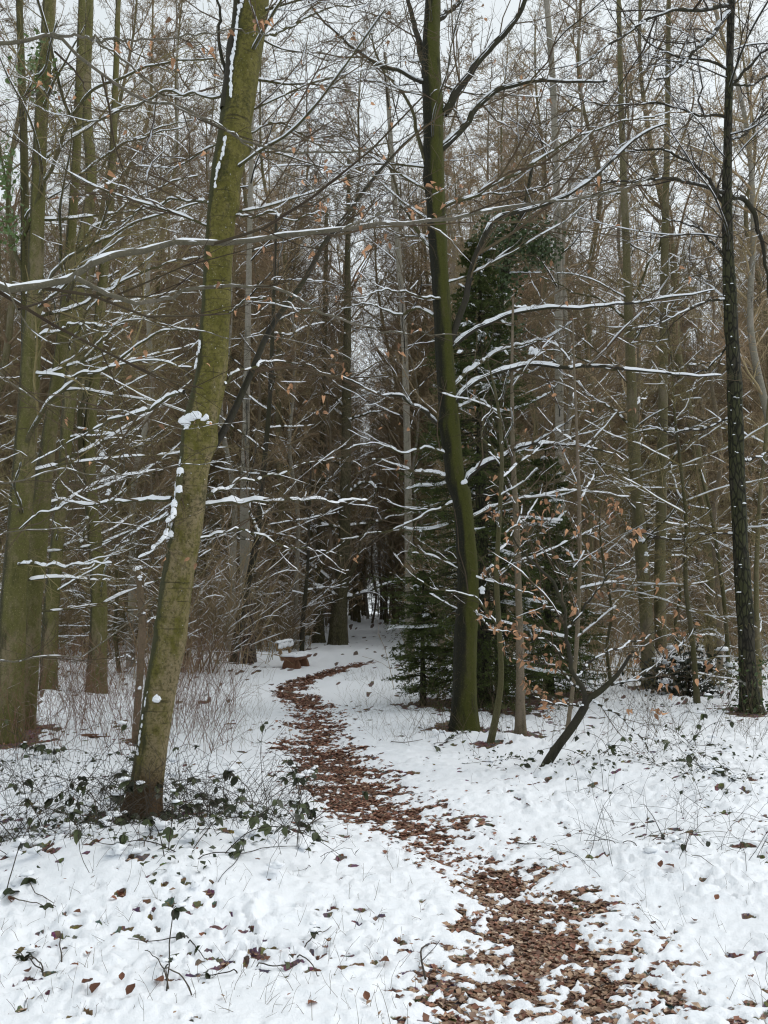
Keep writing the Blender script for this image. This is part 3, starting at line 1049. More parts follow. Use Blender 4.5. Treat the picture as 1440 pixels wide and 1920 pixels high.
t.auto_limbs(16, 5.5, 12, 2.4, M['limb'], .02, elev=(5, 50), rad=.014)
t.finish(M['twig'], 9, 6, 3, .45, .02, leaves=150, leaf_box=(520, 0, 1300, 1300), leaf_size=(.045, .075))

# --- black-barked trunk on the right
Yr = G(1410, 1338)[1]
t = Tree('dark_tree', 'black furrowed trunk flecked with snow and ivy at its foot on the right', 'tree', on_ground(1408, 1338), None, 31)
t.trunk([(1410, 1340, 42), (1405, 1290, 32), (1400, 1200, 28), (1394, 1100, 29), (1388, 1000, 27), (1384, 900, 26), (1380, 800, 25), (1377, 700, 25), (1371, 600, 24), (1366, 500, 20), (1364, 400, 18), (1364, 300, 16), (1366, 200, 15),
         (1369, 100, 14), (1371, 0, 13), (1374, -150, 10)], Yr, M['dark'], spacing=.045, sides=18, rough=.09, flare=.3)
for line, w, s, d in [
    ([(1370, 22), (1340, 60), (1300, 100), (1262, 135), (1230, 150)], 11, .03, -.8),
    ([(1366, 10), (1310, 15), (1240, 25), (1150, 80), (1080, 130)], 9, .012, -1.2),
    ([(1364, 362), (1320, 350), (1250, 335), (1180, 340), (1100, 345)], 9, .012, -.5),
    ([(1364, 395), (1335, 345), (1290, 300), (1230, 280), (1160, 285)], 9, .012, .6),
    ([(1362, 480), (1335, 455), (1290, 420), (1240, 410)], 7, .02, .4),
    ([(1372, 370), (1400, 375), (1420, 420), (1432, 480), (1445, 560)], 12, .02, .3),
    ([(1372, 160), (1410, 120), (1445, 90), (1500, 60)], 8, .02, -.6),
    ([(1370, 150), (1400, 160), (1440, 145), (1500, 150)], 6, .02, .6),
    ([(1384, 860), (1410, 862), (1445, 845)], 7, .03, .2),
    ([(1366, 130), (1320, 110), (1260, 105), (1200, 60), (1150, 0)], 6, .012, .5),
    ([(1366, 220), (1310, 215), (1240, 190), (1150, 200), (1060, 180)], 6, .012, -.9),
    ([(1366, 260), (1400, 250), (1450, 200), (1500, 190)], 6, .015, .4),
    ([(1368, 640), (1330, 690), (1260, 705)], 5, .02, .5),
    ([(1366, 560), (1310, 570), (1250, 600), (1180, 620)], 5, .02, -.4),
    ([(1378, 780), (1330, 800), (1270, 810), (1200, 800)], 5, .025, .4),
    ([(1390, 1000), (1330, 1000), (1270, 1010), (1200, 1000)], 4, .025, .5),
]:
    t.limb(line, Yr, w, M['limb_dark'], dY=d, snow=s)
for q in range(34):
    py = random.uniform(520, 1330)
    cx = np.interp(py, [560, 1000, 1340], [1369, 1388, 1408])
    c_ = P(cx + random.uniform(-13, 13), py, Yr - .10)
    k_ = random.uniform(.006, .017)
    t.snow.blob(c_, (k_ * random.uniform(1, 2.2), k_ * .6, k_ * random.uniform(.5, 1.)), t.rng, 7, 5)
iv = Bag()
rg = np.random.default_rng(3)
for q in range(260):
    a = rg.random() * 6.28
    c = t.base + np.array([math.cos(a), math.sin(a), 0]) * (.14 + .16 * rg.random()) + np.array([0, 0, .75 * rg.random() ** 2])
    s = .04 + .03 * rg.random()
    u, v = norm(rg.normal(size=3)), norm(rg.normal(size=3))
    iv.add([c - u * s * .5, c + v * s * .4, c + u * s * .5, c - v * s * .4], [[0, 1, 2, 3]])
part('ivy', iv.mesh('ivy', t.base), M['ivy'], t.root, 'stuff')
t.auto_limbs(14, 6, 12, 2.2, M['limb_dark'], .012, elev=(-10, 45), rad=.013)
t.finish(M['twig_dark'], 9, 6, 3, .5, .012)

# --- forked pair of trunks on the right
Yp = G(1216, 1292)[1]
t = Tree('forked_tree', 'mossy tree forked near the ground into two slim trunks right of the spruce', 'tree', on_ground(1216, 1292), None, 37)
t.trunk([(1240, 1215, 22), (1237, 1100, 22), (1239, 1000, 20), (1241, 900, 19), (1244, 700, 17), (1246, 500, 15), (1250, 300, 11), (1254, 0, 8)], Yp + .1, M['far_olive'], 'fork_stem', spacing=.08, sides=14, flare=0., sink=False)
t.trunk([(1218, 1294, 30), (1216, 1240, 26), (1208, 1100, 24), (1200, 1000, 23), (1193, 900, 22), (1187, 800, 20), (1181, 650, 17), (1174, 450, 14), (1166, 250, 11), (1160, 0, 8)], Yp, M['far_olive'], spacing=.08, sides=14, rough=.07, flare=.2)
for line, w, s, d in [
    ([(1190, 815), (1215, 806), (1260, 806), (1320, 800), (1365, 802)], 7, .04, -.5),
    ([(1185, 640), (1215, 610), (1260, 580), (1290, 555)], 6, .035, -.4),
    ([(1190, 560), (1205, 520), (1232, 470), (1250, 410), (1262, 360)], 6, .03, .3),
    ([(1200, 1020), (1230, 1005), (1280, 1002), (1340, 1005)], 5, .03, .5),
    ([(1185, 800), (1150, 770), (1110, 745), (1090, 735)], 6, .03, .5),
    ([(1245, 880), (1270, 850), (1300, 820), (1320, 810)], 6, .03, -.5),
    ([(1240, 720), (1280, 690), (1330, 680), (1370, 686)], 5, .04, .5),
    ([(1182, 690), (1130, 690), (1060, 660), (1000, 655)], 5, .03, -.6),
    ([(1178, 600), (1120, 560), (1060, 540), (1010, 515)], 5, .03, .6),
    ([(1246, 560), (1290, 520), (1330, 510), (1380, 480)], 5, .03, -.5),
    ([(1192, 890), (1130, 870), (1080, 850)], 5, .03, -.5)]:
    t.limb(line, Yp, w, M['limb'], dY=d, snow=s)
lumps(t, [(1203, 1010, Yp - .25, 14), (1212, 1040, Yp - .22, 9), (1211, 1070, Yp - .22, 8), (1202, 990, Yp - .2, 8)])
t.auto_limbs(16, 2.2, 11, 1.8, M['limb'], .02)
t.finish(M['twig_olive'], 7, 6, 3, .45, .02)

# --- trunks at the left edge
def left_tree(name, label, line, mat, seed, limbs=(), auto=10, v=None, z=(1.2, 8), L=2.0, twig='twig_olive', dY=0.):
    b = on_ground(line[0][0], v or line[0][1])
    Y = b[1]
    tr = Tree(name, label, 'tree', b, None, seed)
    line = [(q[0], q[1], q[2] * .86) for q in line]
    tr.trunk([(line[0][0], v or line[0][1], line[0][2] * 1.05)] + list(line[1:]), Y, mat, spacing=.06, sides=16, rough=.06, flare=.22, dY=dY)
    for ln, w, s, d in limbs:
        tr.limb(ln, Y, w, M['limb'], dY=d, snow=s, gaps=-.1)
    if auto:
        tr.auto_limbs(auto, z[0], z[1], L, M['limb'], .022, az=(-1.9, 1.2))
    return tr


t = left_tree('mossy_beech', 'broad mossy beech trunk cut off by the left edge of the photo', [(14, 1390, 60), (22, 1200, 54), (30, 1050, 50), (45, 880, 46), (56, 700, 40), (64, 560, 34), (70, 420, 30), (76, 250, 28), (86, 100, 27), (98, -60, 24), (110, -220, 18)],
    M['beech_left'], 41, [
    ([(40, 872), (66, 790), (100, 742), (150, 708), (200, 690), (280, 630), (320, 618), (372, 622)], 10, .035, -.8),
    ([(60, 700), (130, 706), (200, 688), (290, 680), (360, 690)], 6, .03, -1.4),
    ([(62, 560), (110, 500), (150, 470), (210, 440), (300, 400), (390, 380)], 8, .03, -.8),
    ([(66, 600), (140, 575), (220, 535), (280, 510), (330, 490), (385, 480)], 8, .035, .6),
    ([(58, 640), (110, 618), (165, 607), (240, 615)], 8, .035, -.6),
    ([(40, 450), (120, 250), (165, 185), (225, 145), (300, 120), (400, 103)], 9, .03, -.9),
    ([(80, 300), (170, 235), (230, 200), (300, 180), (405, 176)], 7, .03, .8),
    ([(20, 1062), (60, 1055), (110, 1060), (160, 1058), (210, 1050)], 7, .035, -.6)], 8)
lv = Bag()
rg = np.random.default_rng(9)
for q in range(420):
    cx, cy, rx, ry = [(62, 150, 60, 45), (10, 320, 22, 70), (20, 430, 25, 40), (72, 110, 30, 60)][q % 4]
    c = P(cx + rg.normal() * rx * .5, cy + rg.normal() * ry * .5, t.base[1] - .1 + rg.normal() * .15)
    s = .05 + .04 * rg.random()
    u, v_ = norm(rg.normal(size=3)), norm(rg.normal(size=3))
    lv.add([c - u * s * .5, c + v_ * s * .4, c + u * s * .5, c - v_ * s * .4], [[0, 1, 2, 3]])
part('ivy', lv.mesh('ivy', t.base), M['ivy'], t.root, 'stuff')
t.finish(M['twig_olive'], 7, 6, 3, .42, .016)

t = left_tree('mossy_beech', 'pale olive beech trunk just right of the broad edge trunk', [(52, 1376, 26), (58, 1200, 40), (64, 1080, 46), (76, 950, 40), (95, 800, 31), (112, 680, 27), (125, 550, 23), (138, 380, 19), (148, 180, 17), (154, 0, 15), (158, -150, 12)],
    M['beech_left'], 43, [
    ([(100, 760), (135, 640), (180, 560), (235, 520), (300, 470)], 7, .03, .6),
    ([(128, 500), (175, 430), (230, 390), (300, 350), (370, 330)], 7, .03, .6),
    ([(145, 330), (200, 290), (260, 262), (340, 240)], 6, .03, -.5)], 8, v=1372)
t.finish(M['twig_olive'], 7, 6, 3, .42, .016)
t = left_tree('mossy_beech', 'dark narrow trunk squeezed between the two beeches at the left edge', [(50, 1384, 24), (56, 1250, 22), (58, 1100, 20), (52, 900, 18), (48, 700, 18), (46, 520, 17), (46, 350, 17), (42, 180, 16), (36, 0, 14), (32, -140, 11)],
    M['beech_left_dark'], 44, [([(46, 520), (20, 440), (8, 330), (-10, 200)], 9, .0, -.3)], 6, v=1366)
t.finish(M['twig'], 6, 5, 3, .42, .016)
t = left_tree('mossy_beech', 'upright olive trunk rising behind the snowy branches near the left edge', [(90, 1300, 36), (96, 1150, 33), (108, 1000, 28), (122, 850, 26), (132, 720, 30), (140, 600, 33), (152, 480, 28), (171, 340, 23), (162, 200, 22), (166, 60, 18), (172, -100, 14)],
    M['beech_left'], 47, [
    ([(135, 700), (190, 640), (240, 600), (310, 590)], 7, .035, -.5),
    ([(172, 330), (230, 270), (300, 240), (380, 225)], 6, .03, .5)], 10)
t.finish(M['twig_olive'], 7, 6, 3, .42, .016)
t = left_tree('mossy_beech', 'stout olive trunk standing further back left of the leaning beech', [(181, 1296, 42), (186, 1150, 37), (182, 1050, 33), (172, 950, 28), (168, 830, 26), (178, 700, 24), (190, 560, 22), (205, 400, 18), (215, 200, 14), (222, 0, 11)],
    M['beech_left'], 53, [
    ([(168, 905), (150, 830), (158, 740), (180, 640), (192, 600)], 14, .05, -.3),
    ([(180, 1010), (168, 970), (160, 1000), (140, 1040)], 9, .05, -.3)], 12)
lumps(t, [(190, 850, t.base[1] - .3, 12), (196, 880, t.base[1] - .3, 14), (200, 905, t.base[1] - .3, 14), (203, 925, t.base[1] - .3, 12)])
t.finish(M['twig_olive'], 7, 6, 3, .42, .018)

# --- birch and its neighbours in the middle distance
bpos = on_ground(468, 1245)
t = Tree('birch_tree', 'slim birch with white bark and dark fissured foot beside the bench', 'tree', bpos, None, 59)
t.trunk([(461, 1120, 21), (459, 1000, 19), (459, 900, 16), (461, 800, 14), (464, 650, 12), (468, 450, 10), (472, 250, 8), (474, 80, 6)], bpos[1], M['birch'], 'upper_trunk', spacing=.12, sides=12, flare=0., sink=False)
t.trunk([(468, 1247, 28), (466, 1200, 25), (462, 1110, 22)], bpos[1] - .003, M['birch_foot'], 'trunk', spacing=.08, sides=14, rough=.08, flare=.15)
t.C, t.R = resample(px_line([(461, 1120), (459, 900), (464, 650), (474, 80)], bpos[1]), 60), np.full(60, .09)
t.auto_limbs(18, 4, 16, 2.2, M['limb_dark'], .015, elev=(10, 50))
t.finish(M['twig'], 7, 5, 3, .45, .015, rmin=.003)
bpos = on_ground(438, 1248)
t = Tree('leaning_tree', 'thin dark trunk leaning right against the white birch', 'tree', bpos, None, 61)
t.trunk([(438, 1250, 20), (447, 1180, 16), (456, 1130, 14), (474, 1050, 12), (486, 970, 11), (494, 880, 10), (505, 760, 9), (512, 600, 7), (518, 400, 5)], bpos[1] - .4, M['limb_dark'], spacing=.1, sides=12, flare=.1)
t.limb([(482, 1010), (478, 980), (470, 965), (465, 930)], bpos[1] - .5, 7, M['limb'], snow=.05, gaps=-.3, slope=(.97, 1.01), twiggy=0)
t.auto_limbs(14, 2.5, 10, 2.2, M['limb'], .03, elev=(-5, 30))
t.finish(M['twig'], 7, 5, 3, .45, .022, rmin=.003)
bpos = on_ground(633, 1213)
t = Tree('oak_tree', 'stout far tree with spreading snowy limbs where the path bends away', 'tree', bpos, None, 67)
Yo = bpos[1]
t.trunk([(632, 1214, 40), (634, 1160, 32), (640, 1110, 28), (645, 1000, 23), (648, 880, 20), (650, 700, 16), (652, 500, 11), (654, 300, 7)], Yo, M['oak'], spacing=.15, sides=14, rough=.08, flare=.12)
for line, w, s, d in [
    ([(636, 1135), (650, 1090), (668, 1055), (680, 1010), (700, 960)], 11, .05, -.5),
    ([(640, 1120), (680, 1112), (720, 1095), (765, 1085)], 8, .09, -.5),
    ([(640, 1120), (600, 1100), (560, 1098), (500, 1092), (470, 1095)], 7, .08, -1.),
    ([(642, 1110), (580, 1060), (530, 1085), (490, 1098)], 6, .07, .6),
    ([(646, 990), (600, 985), (560, 1000), (510, 1000)], 7, .08, -.8),
    ([(646, 950), (620, 920), (608, 940), (600, 970)], 6, .08, -.5),
    ([(648, 930), (680, 905), (705, 915), (690, 950)], 7, .09, -.5),
    ([(648, 985), (700, 980), (750, 965), (790, 960)], 6, .06, .5),
    ([(646, 870), (600, 858), (540, 875), (490, 890)], 6, .06, .6),
    ([(648, 790), (690, 775), (740, 765)], 6, .06, -.6),
    ([(648, 770), (620, 740), (580, 745), (540, 790), (500, 745)], 6, .06, -.6),
    ([(636, 1150), (620, 1125), (598, 1130), (580, 1120)], 8, .08, -.6)]:
    t.limb(line, Yo, w, M['oak'], dY=d, snow=s, wide=.02)
t.auto_limbs(14, 6, 17, 3., M['oak'], .03)
t.finish(M['twig'], 7, 5, 3, .45, .035, rmin=.004)
bpos = on_ground(598, 1208)
t = Tree('beech_tree', 'slim grey tree close behind the stout far tree at the bend', 'tree', bpos, None, 71)
t.trunk([(598, 1209, 26), (597, 1150, 20), (600, 1050, 17), (604, 900, 14), (608, 700, 11), (612, 400, 7)], bpos[1], M['oak'], spacing=.2, sides=10, flare=.2)
t.auto_limbs(16, 2, 16, 3., M['limb'], .04)
t.finish(M['twig'], 6, 5, 2, .45, .03, rmin=.004)
bpos = on_ground(566, 1222)
t = Tree('young_tree', 'thin dark sapling standing right behind the bench', 'tree', bpos, None, 73)
t.trunk([(566, 1224, 10), (567, 1180, 9), (571, 1130, 8), (577, 1060, 6), (580, 960, 5), (583, 860, 3)], bpos[1], M['limb_dark'], spacing=.15, sides=8, flare=.1)
t.auto_limbs(12, .8, 5, 1.5, M['limb_dark'], .03)
t.finish(M['twig'], 5, 4, 2, .45, .02, rmin=.004)
for lbl, px, py, line, seed in [
    ('white birch trunk showing through the twigs left of the spruce', 768, 1236, [(768, 1237, 20), (767, 1100, 16), (766, 980, 15), (764, 860, 13), (758, 640, 12), (745, 450, 10), (735, 300, 9), (722, 100, 7)], 79),
    ('tall pale birch rising above the ivy clump into the open sky', 1052, 1262, [(1052, 1263, 22), (1050, 1000, 18), (1048, 700, 16), (1046, 450, 14), (1042, 300, 13), (1036, 150, 12), (1028, 40, 11), (1016, -80, 9)], 83)]:
    bpos = on_ground(px, py)
    t = Tree('birch_tree', lbl, 'tree', bpos, None, seed)
    t.trunk(line, bpos[1], M['birch'], spacing=.12, sides=12, flare=.1, rough=.04)
    t.auto_limbs(22, 4, 17, 2.4, M['limb_dark'], .02, elev=(15, 55))
    t.finish(M['twig'], 7, 5, 3, .5, .012, rmin=.003)

# --- dead pole beside the leaning beech
bpos = on_ground(255, 1398)
t = Tree('dead_pole', 'thin dead pole with snow on its broken top left of the leaning beech', 'tree', bpos, None, 89)
t.trunk([(252, 1400, 13), (258, 1320, 13), (264, 1240, 14), (267, 1170, 14), (263, 1110, 12), (259, 1070, 11)], bpos[1], M['dead'], spacing=.05, sides=10, rough=.1, flare=.1)
lumps(t, [(258, 1066, bpos[1], 16), (262, 1085, bpos[1] - .03, 10), (270, 1150, bpos[1] - .03, 7), (261, 1290, bpos[1] - .05, 7)])
t.limb([(262, 1110), (268, 1085), (259, 1066)], bpos[1], 7, M['dead'], snow=.02, twiggy=0)
t.limb([(266, 1180), (285, 1160), (300, 1165)], bpos[1], 4, M['dead'], snow=.02)
t.limb([(262, 1250), (240, 1230), (215, 1235)], bpos[1], 4, M['dead'], snow=.02)
t.finish(M['twig'], 5, 3, 2, .5, .012)

# --- tree standing out of the frame whose limbs reach across the view
bpos = np.array([-3.2, 3.4, gz(-3.2, 3.4)])
t = Tree('overhanging_tree', 'tree outside the left edge reaching smooth grey limbs across the view', 'tree', bpos, None, 97)
pts = np.array([[-3.2, 3.4, -.1], [-3.15, 3.4, 1.2], [-3.1, 3.42, 2.8], [-3.02, 3.45, 4.4], [-3.0, 3.5, 6.5]])
b, t.C, t.R = trunk_bag(pts, np.array([.17, .14, .125, .11, .08]), 97, sides=16)
part('trunk', b.mesh('trunk', t.base), M['beech_left'], t.root)
for start, line, w, d, s in [
    ((-3.11, 3.42, 2.55), [(-120, 528), (0, 540), (60, 533), (150, 515), (210, 482), (290, 465), (385, 453), (440, 450), (560, 440), (640, 430), (720, 424), (840, 408), (950, 388), (1100, 370), (1230, 330)], 19, .9, .016),
    (None, [(140, 520), (190, 545), (240, 568), (300, 560), (380, 540), (520, 540), (600, 585), (720, 622), (860, 630)], 10, .6, .004),
    ((-3.05, 3.44, 3.9), [(-110, 82), (0, 80), (50, 80), (95, 62), (130, 85), (200, 150), (280, 190), (340, 200), (420, 242), (480, 268), (560, 286), (650, 284), (750, 262)], 12, .7, .006),
    (None, [(95, 64), (180, 70), (280, 75), (400, 60), (520, 60)], 6, -.3, .004),
    (None, [(640, 430), (720, 400), (790, 380), (870, 330)], 5, .3, .004),
    (None, [(180, 75), (250, 130), (330, 200), (420, 240), (520, 310), (640, 380), (760, 420)], 5, .6, .003),
    ((-3.1, 3.42, 2.2), [(-120, 640), (0, 700), (90, 760), (220, 770), (330, 800), (460, 790)], 5, .6, .004),
    ((-3.13, 3.41, 1.7), [(-120, 900), (0, 905), (130, 880), (250, 890), (360, 870), (500, 885), (640, 930)], 5, .5, .004),
    ((-3.15, 3.4, 1.3), [(-120, 1260), (0, 1240), (90, 1232), (150, 1228), (230, 1175), (290, 1120)], 8, .2, .004),
    ((-3.13, 3.4, 1.5), [(-120, 1010), (0, 1000), (120, 990), (230, 980), (330, 1010)], 5, .4, .004),
    ((-3.11, 3.42, 2.5), [(-100, 480), (60, 620), (140, 640), (250, 600), (400, 630), (560, 640), (700, 690)], 5, .6, .003),
]:
    L0 = px_line(line, 3.3, d)
    if start is not None:
        L0 = np.vstack([np.array(start), L0])
    C = resample(L0, 40)
    C[1:] += (t.rng.normal(size=(39, 3)) * .006)
    r = pxr(w, 3.3) * np.linspace(1, .22, 40) ** .9
    b = Bag()
    b.tubes(C[None], r[None], 8)
    part('branch', b.mesh('branch', t.base), M['limb_grey'], t.root)
    C2 = resample(C, 110)
    t.snow.arches(C2[None], np.interp(np.linspace(0, 1, 110), np.linspace(0, 1, 40), r)[None] * .8, s * np.linspace(1, .1, 110)[None], t.rng, .0, 5, .45 if s < .01 else .2, (.5, .8), 4.)
    t.limbs.append((resample(C, 12), np.interp(np.linspace(0, 1, 12), np.linspace(0, 1, 40), r), 1.))
t.finish(M['twig'], 8, 5, 2, .22, .003, leaves=170, leaf_box=(60, 10, 1300, 800), leaf_size=(.018, .036), rmin=.0009, twig_snow=False)


# --- saplings with withered orange leaves
def sapling(name, label, line, mat, seed, limbs=(), auto=0, z=(.5, 3), L=.9, leaves=0, box=None, snow=.02, twig='twig', m=(6, 4, 2), az=None):
    b = on_ground(line[0][0], line[0][1])
    tr = Tree(name, label, 'sapling', b, None, seed)
    tr.trunk(line, b[1], mat, spacing=.05, sides=10, rough=.07, flare=.15)
    for ln, w, s, d in limbs:
        tr.limb(ln, b[1], w, mat, dY=d, snow=s)
    if auto:
        tr.auto_limbs(auto, z[0], z[1], L, mat, snow, rad=.008, elev=(-5, 45), az=az)
    tr.finish(M[twig], m[0], m[1], m[2], .5, .008, leaves=leaves, leaf_box=box, leaf_size=(.04, .07))
    return tr


sapling('beech_sapling', 'crooked black stem leaning over the snow with orange leaves and snow on its back',
        [(1022, 1440, 17), (1042, 1405, 16), (1072, 1365, 15), (1094, 1330, 15), (1102, 1312, 14), (1130, 1292, 11), (1160, 1262, 8), (1182, 1228, 6)], M['limb_dark'], 101,
        [([(1098, 1318), (1080, 1270), (1066, 1215), (1055, 1140), (1030, 1085), (985, 1040), (965, 1005)], 10, .0, -.3),
         ([(1095, 1322), (1060, 1322), (1030, 1318), (1000, 1300)], 5, .01, -.3),
         ([(1110, 1310), (1150, 1335), (1200, 1380), (1230, 1430)], 5, .008, -.5),
         ([(1060, 1180), (1100, 1130), (1140, 1080), (1190, 1040)], 5, .006, -.3),
         ([(1070, 1240), (1020, 1200), (980, 1190), (930, 1180)], 5, .006, -.4),
         ([(1140, 1285), (1200, 1270), (1250, 1230), (1290, 1190)], 5, .008, -.3),
         ([(1075, 1270), (1130, 1230), (1180, 1200), (1240, 1180)], 5, .008, .3),
         ([(1058, 1160), (1000, 1120), (930, 1090), (900, 1080)], 4, .006, .3),
         ([(1085, 1290), (1040, 1250), (1000, 1240), (960, 1235)], 5, .006, .2),
         ([(1045, 1110), (1080, 1060), (1110, 1000), (1150, 960)], 4, .006, .3)],
        leaves=300, box=(880, 930, 1330, 1345), snow=.03, m=(7, 5, 2))
sapling('beech_sapling', 'grey wavy sapling rising just right of the central trunk with a few orange leaves',
        [(918, 1402, 13), (930, 1345, 13), (940, 1270, 11), (936, 1180, 10), (931, 1080, 10), (936, 980, 9), (941, 880, 8), (938, 800, 7), (930, 740, 5), (918, 690, 3)], M['limb'], 103,
        [([(934, 1070), (960, 1050), (990, 1010), (1040, 990)], 5, .006, -.3),
         ([(936, 1180), (900, 1130), (860, 1110), (790, 1090), (740, 1040)], 5, .008, -.4),
         ([(940, 860), (910, 830), (905, 790), (925, 760)], 5, .01, .1),
         ([(938, 1000), (980, 990), (1030, 1040), (1090, 1050)], 4, .01, .3)], 8, (1.2, 3.8), .8, 60, (860, 900, 1200, 1320))
sapling('young_tree', 'straight brown young trunk standing behind the wavy sapling', [(977, 1372, 21), (976, 1300, 17), (975, 1200, 15), (972, 1100, 13), (968, 980, 12), (962, 860, 9), (960, 700, 6), (962, 560, 4)], M['far_brown'], 107, (), 12, (1., 5.5), 1.1, 14, (880, 700, 1200, 1350), m=(6, 5, 2))
sapling('young_tree', 'very thin straight reddish stem right of the young brown trunk', [(1062, 1385, 8), (1078, 1250, 8), (1086, 1100, 8), (1086, 950, 7), (1082, 830, 6), (1077, 700, 4), (1074, 600, 3)], M['far_brown'], 109, (), 12, (1., 4.5), .9, 34, (940, 640, 1260, 1300), m=(6, 5, 2))
sapling('young_tree', 'thin bare pole standing close behind the black furrowed trunk', [(1424, 1310, 11), (1420, 1200, 10), (1418, 1080, 9), (1424, 950, 8), (1436, 820, 7), (1446, 700, 5)], M['far_olive'], 113, (), 9, (1., 4.5), .9, 3)
sapling('young_tree', 'thin grey pole left of the black furrowed trunk', [(1368, 1290, 9), (1362, 1180, 8), (1352, 1080, 7), (1336, 980, 6), (1312, 880, 4)], M['limb'], 127, (), 9, (.8, 3.5), .9, 6)


# ------------------------------------------------------------------ spruces
def spruce(label, px, py, H, Rm, seed, droop=.25, nb=8, dz=.16, zmin=.25, tips_snow=.12):
    rng = np.random.default_rng(seed)
    base = on_ground(px, py)
    root = thing('spruce_tree', base, label, 'tree')
    b, C, R = trunk_bag(np.array([[0, 0, -.1], [0, 0, H * .5], [.02, 0, H]]), np.array([.028 * H ** .8, .016 * H ** .8, .008]), seed, spacing=.12, sides=10, rough=.06, flare=.2)
    part('trunk', b.mesh('trunk'), M['dark'], root)
    br, nd, sn = Bag(), Bag(), Bag()
    Pb, Rb = [], []
    z = zmin
    while z < H * .97:
        for k in range(nb):
            a = rng.random() * 6.28
            L = Rm * (1 - z / H) ** .75 * (.65 + .55 * rng.random()) + .08
            if z < .9:
                L *= .75 + .25 * z / .9
            d = np.array([math.cos(a), math.sin(a), .12 - droop * rng.random() * 1.2])
            pts = [np.array([0, 0, z + rng.normal() * .05])]
            for q in range(7):
                d = norm(d + np.array([0, 0, -.05 if q < 4 else .10]) + rng.normal(size=3) * .05)
                pts.append(pts[-1] + d * L / 7)
            Pb.append(np.array(pts))
            Rb.append(np.linspace(.012, .003, 8) * min(1, L + .3))
        z += dz * (.8 + .4 * rng.random())
    Pb, Rb = np.array(Pb), np.array(Rb)
    br.tubes(Pb, Rb, 4)
    # side branchlets
    P1, R1 = sprout(Pb, Rb, 15, rng, .12, .98, .42, (40, 62), .92, -.03, .08, 4, .006, .0022, .6)
    br.tubes(P1[:, ::2], R1[:, ::2], 3)
    P2, R2 = sprout(P1, R1, 4, rng, .15, .95, .5, (35, 55), .9, -.02, .08, 3, .006, .002, .5)
    # needles: narrow triangles standing off each twig
    for Pq, step in ((P1, .020), (P2, .023), (Pb, .021)):
        L = np.sum(np.linalg.norm(np.diff(Pq, axis=1), axis=2), axis=1)
        cnt = np.maximum(6, (L / step).astype(int))
        who = np.repeat(np.arange(len(Pq)), cnt)
        t_ = rng.random(len(who))
        if Pq is Pb:
            t_ = .3 + .7 * t_
        x = t_ * (Pq.shape[1] - 1)
        i0 = np.minimum(x.astype(int), Pq.shape[1] - 2)
        f = (x - i0)[:, None]
        c = Pq[who, i0] * (1 - f) + Pq[who, i0 + 1] * f
        tn = norm(Pq[who, i0 + 1] - Pq[who, i0])
        v = rng.normal(size=(len(who), 3))
        v[:, 2] = v[:, 2] * .75 + .1
        v = norm(v - tn * np.sum(v * tn, 1, keepdims=True))
        d = norm(tn * .75 + v)
        s = np.cross(d, norm(rng.normal(size=d.shape)))
        ln = (.024 + .016 * rng.random(len(who)))[:, None]
        V = np.stack([c - s * .0075, c + s * .0075, c + d * ln], 1)
        nd.add(V, None, np.arange(3 * len(who)).reshape(-1, 3))
    # snow lying on the outer part of some boughs
    pick = rng.random(len(Pb)) < tips_snow
    pick &= (Pb[:, -1, 2] > .5)
    q = Pb[pick]
    qq = np.stack([resample(p_, 16) for p_ in q])[:, 7:]
    sn.arches(qq, np.full(qq.shape[:2], .018), .028, rng, .035, 5, .1, (.8, .98), 2.)
    own = np.repeat(pick, 15) & (rng.random(len(P1)) < .3)
    sn.arches(P1[own], np.full((own.sum(), 5), .010), .018, rng, .016, 4, .2, (.8, .98), 2.)
    part('boughs', br.mesh('boughs'), M['limb_dark'], root, 'stuff')
    part('needles', nd.mesh('needles', smooth=False), M['needle'], root, 'stuff')
    part('snow', sn.mesh('snow'), M['snow'], root, 'stuff')
    return root


spruce('large dark green spruce with snow on its boughs behind the central trunk', 908, 1326, 7.4, 1.62, 131)
spruce('small dark spruce beside the path at the foot of the large spruce', 793, 1318, 2.1, .62, 137, nb=6, zmin=.3, tips_snow=.10)
spruce('half hidden lower spruce between the large spruce and the forked tree', 1030, 1306, 4.4, .95, 139, tips_snow=.10)

# --- tree smothered in ivy behind the central trunk
bpos = on_ground(942, 1304)
t = Tree('ivy_tree', 'trunk smothered in green ivy with a bushy ivy clump on top behind the central trunk', 'tree', bpos, None, 149)
Yi = bpos[1]
t.trunk([(940, 1306, 26), (936, 1100, 22), (930, 900, 20), (925, 750, 19), (930, 620, 18), (945, 520, 16), (965, 440, 13), (985, 380, 8), (1000, 300, 5)], Yi, M['dark'], spacing=.1, sides=10)
iv = Bag()
for cx, cy, rx, ry, n in [(975, 450, 66, 40, 1300), (1010, 470, 36, 28, 500), (925, 440, 30, 30, 300), (935, 520, 36, 50, 800), (915, 600, 48, 50, 800), (925, 700, 30, 95, 600), (895, 650, 30, 30, 200), (932, 850, 22, 110, 150), (960, 640, 30, 50, 250)]:
    g = t.rng.normal(size=(n, 3)) * .58
    g = g * np.minimum(1, 1.45 / np.maximum(.01, np.linalg.norm(g, axis=1, keepdims=True)))
    c = np.array([P(cx + a * rx, cy + b_ * ry, Yi + e * pxr(2 * min(rx, 55), Yi)) for a, b_, e in g])
    s = (.035 + .04 * t.rng.random(n))[:, None]
    u = norm(t.rng.normal(size=(n, 3)))
    v_ = norm(np.cross(u, t.rng.normal(size=(n, 3))))
    V = np.stack([c - u * s * .6, c + v_ * s * .5, c + u * s * .6, c - v_ * s * .5], 1)
    iv.add(V, np.arange(4 * n).reshape(-1, 4))
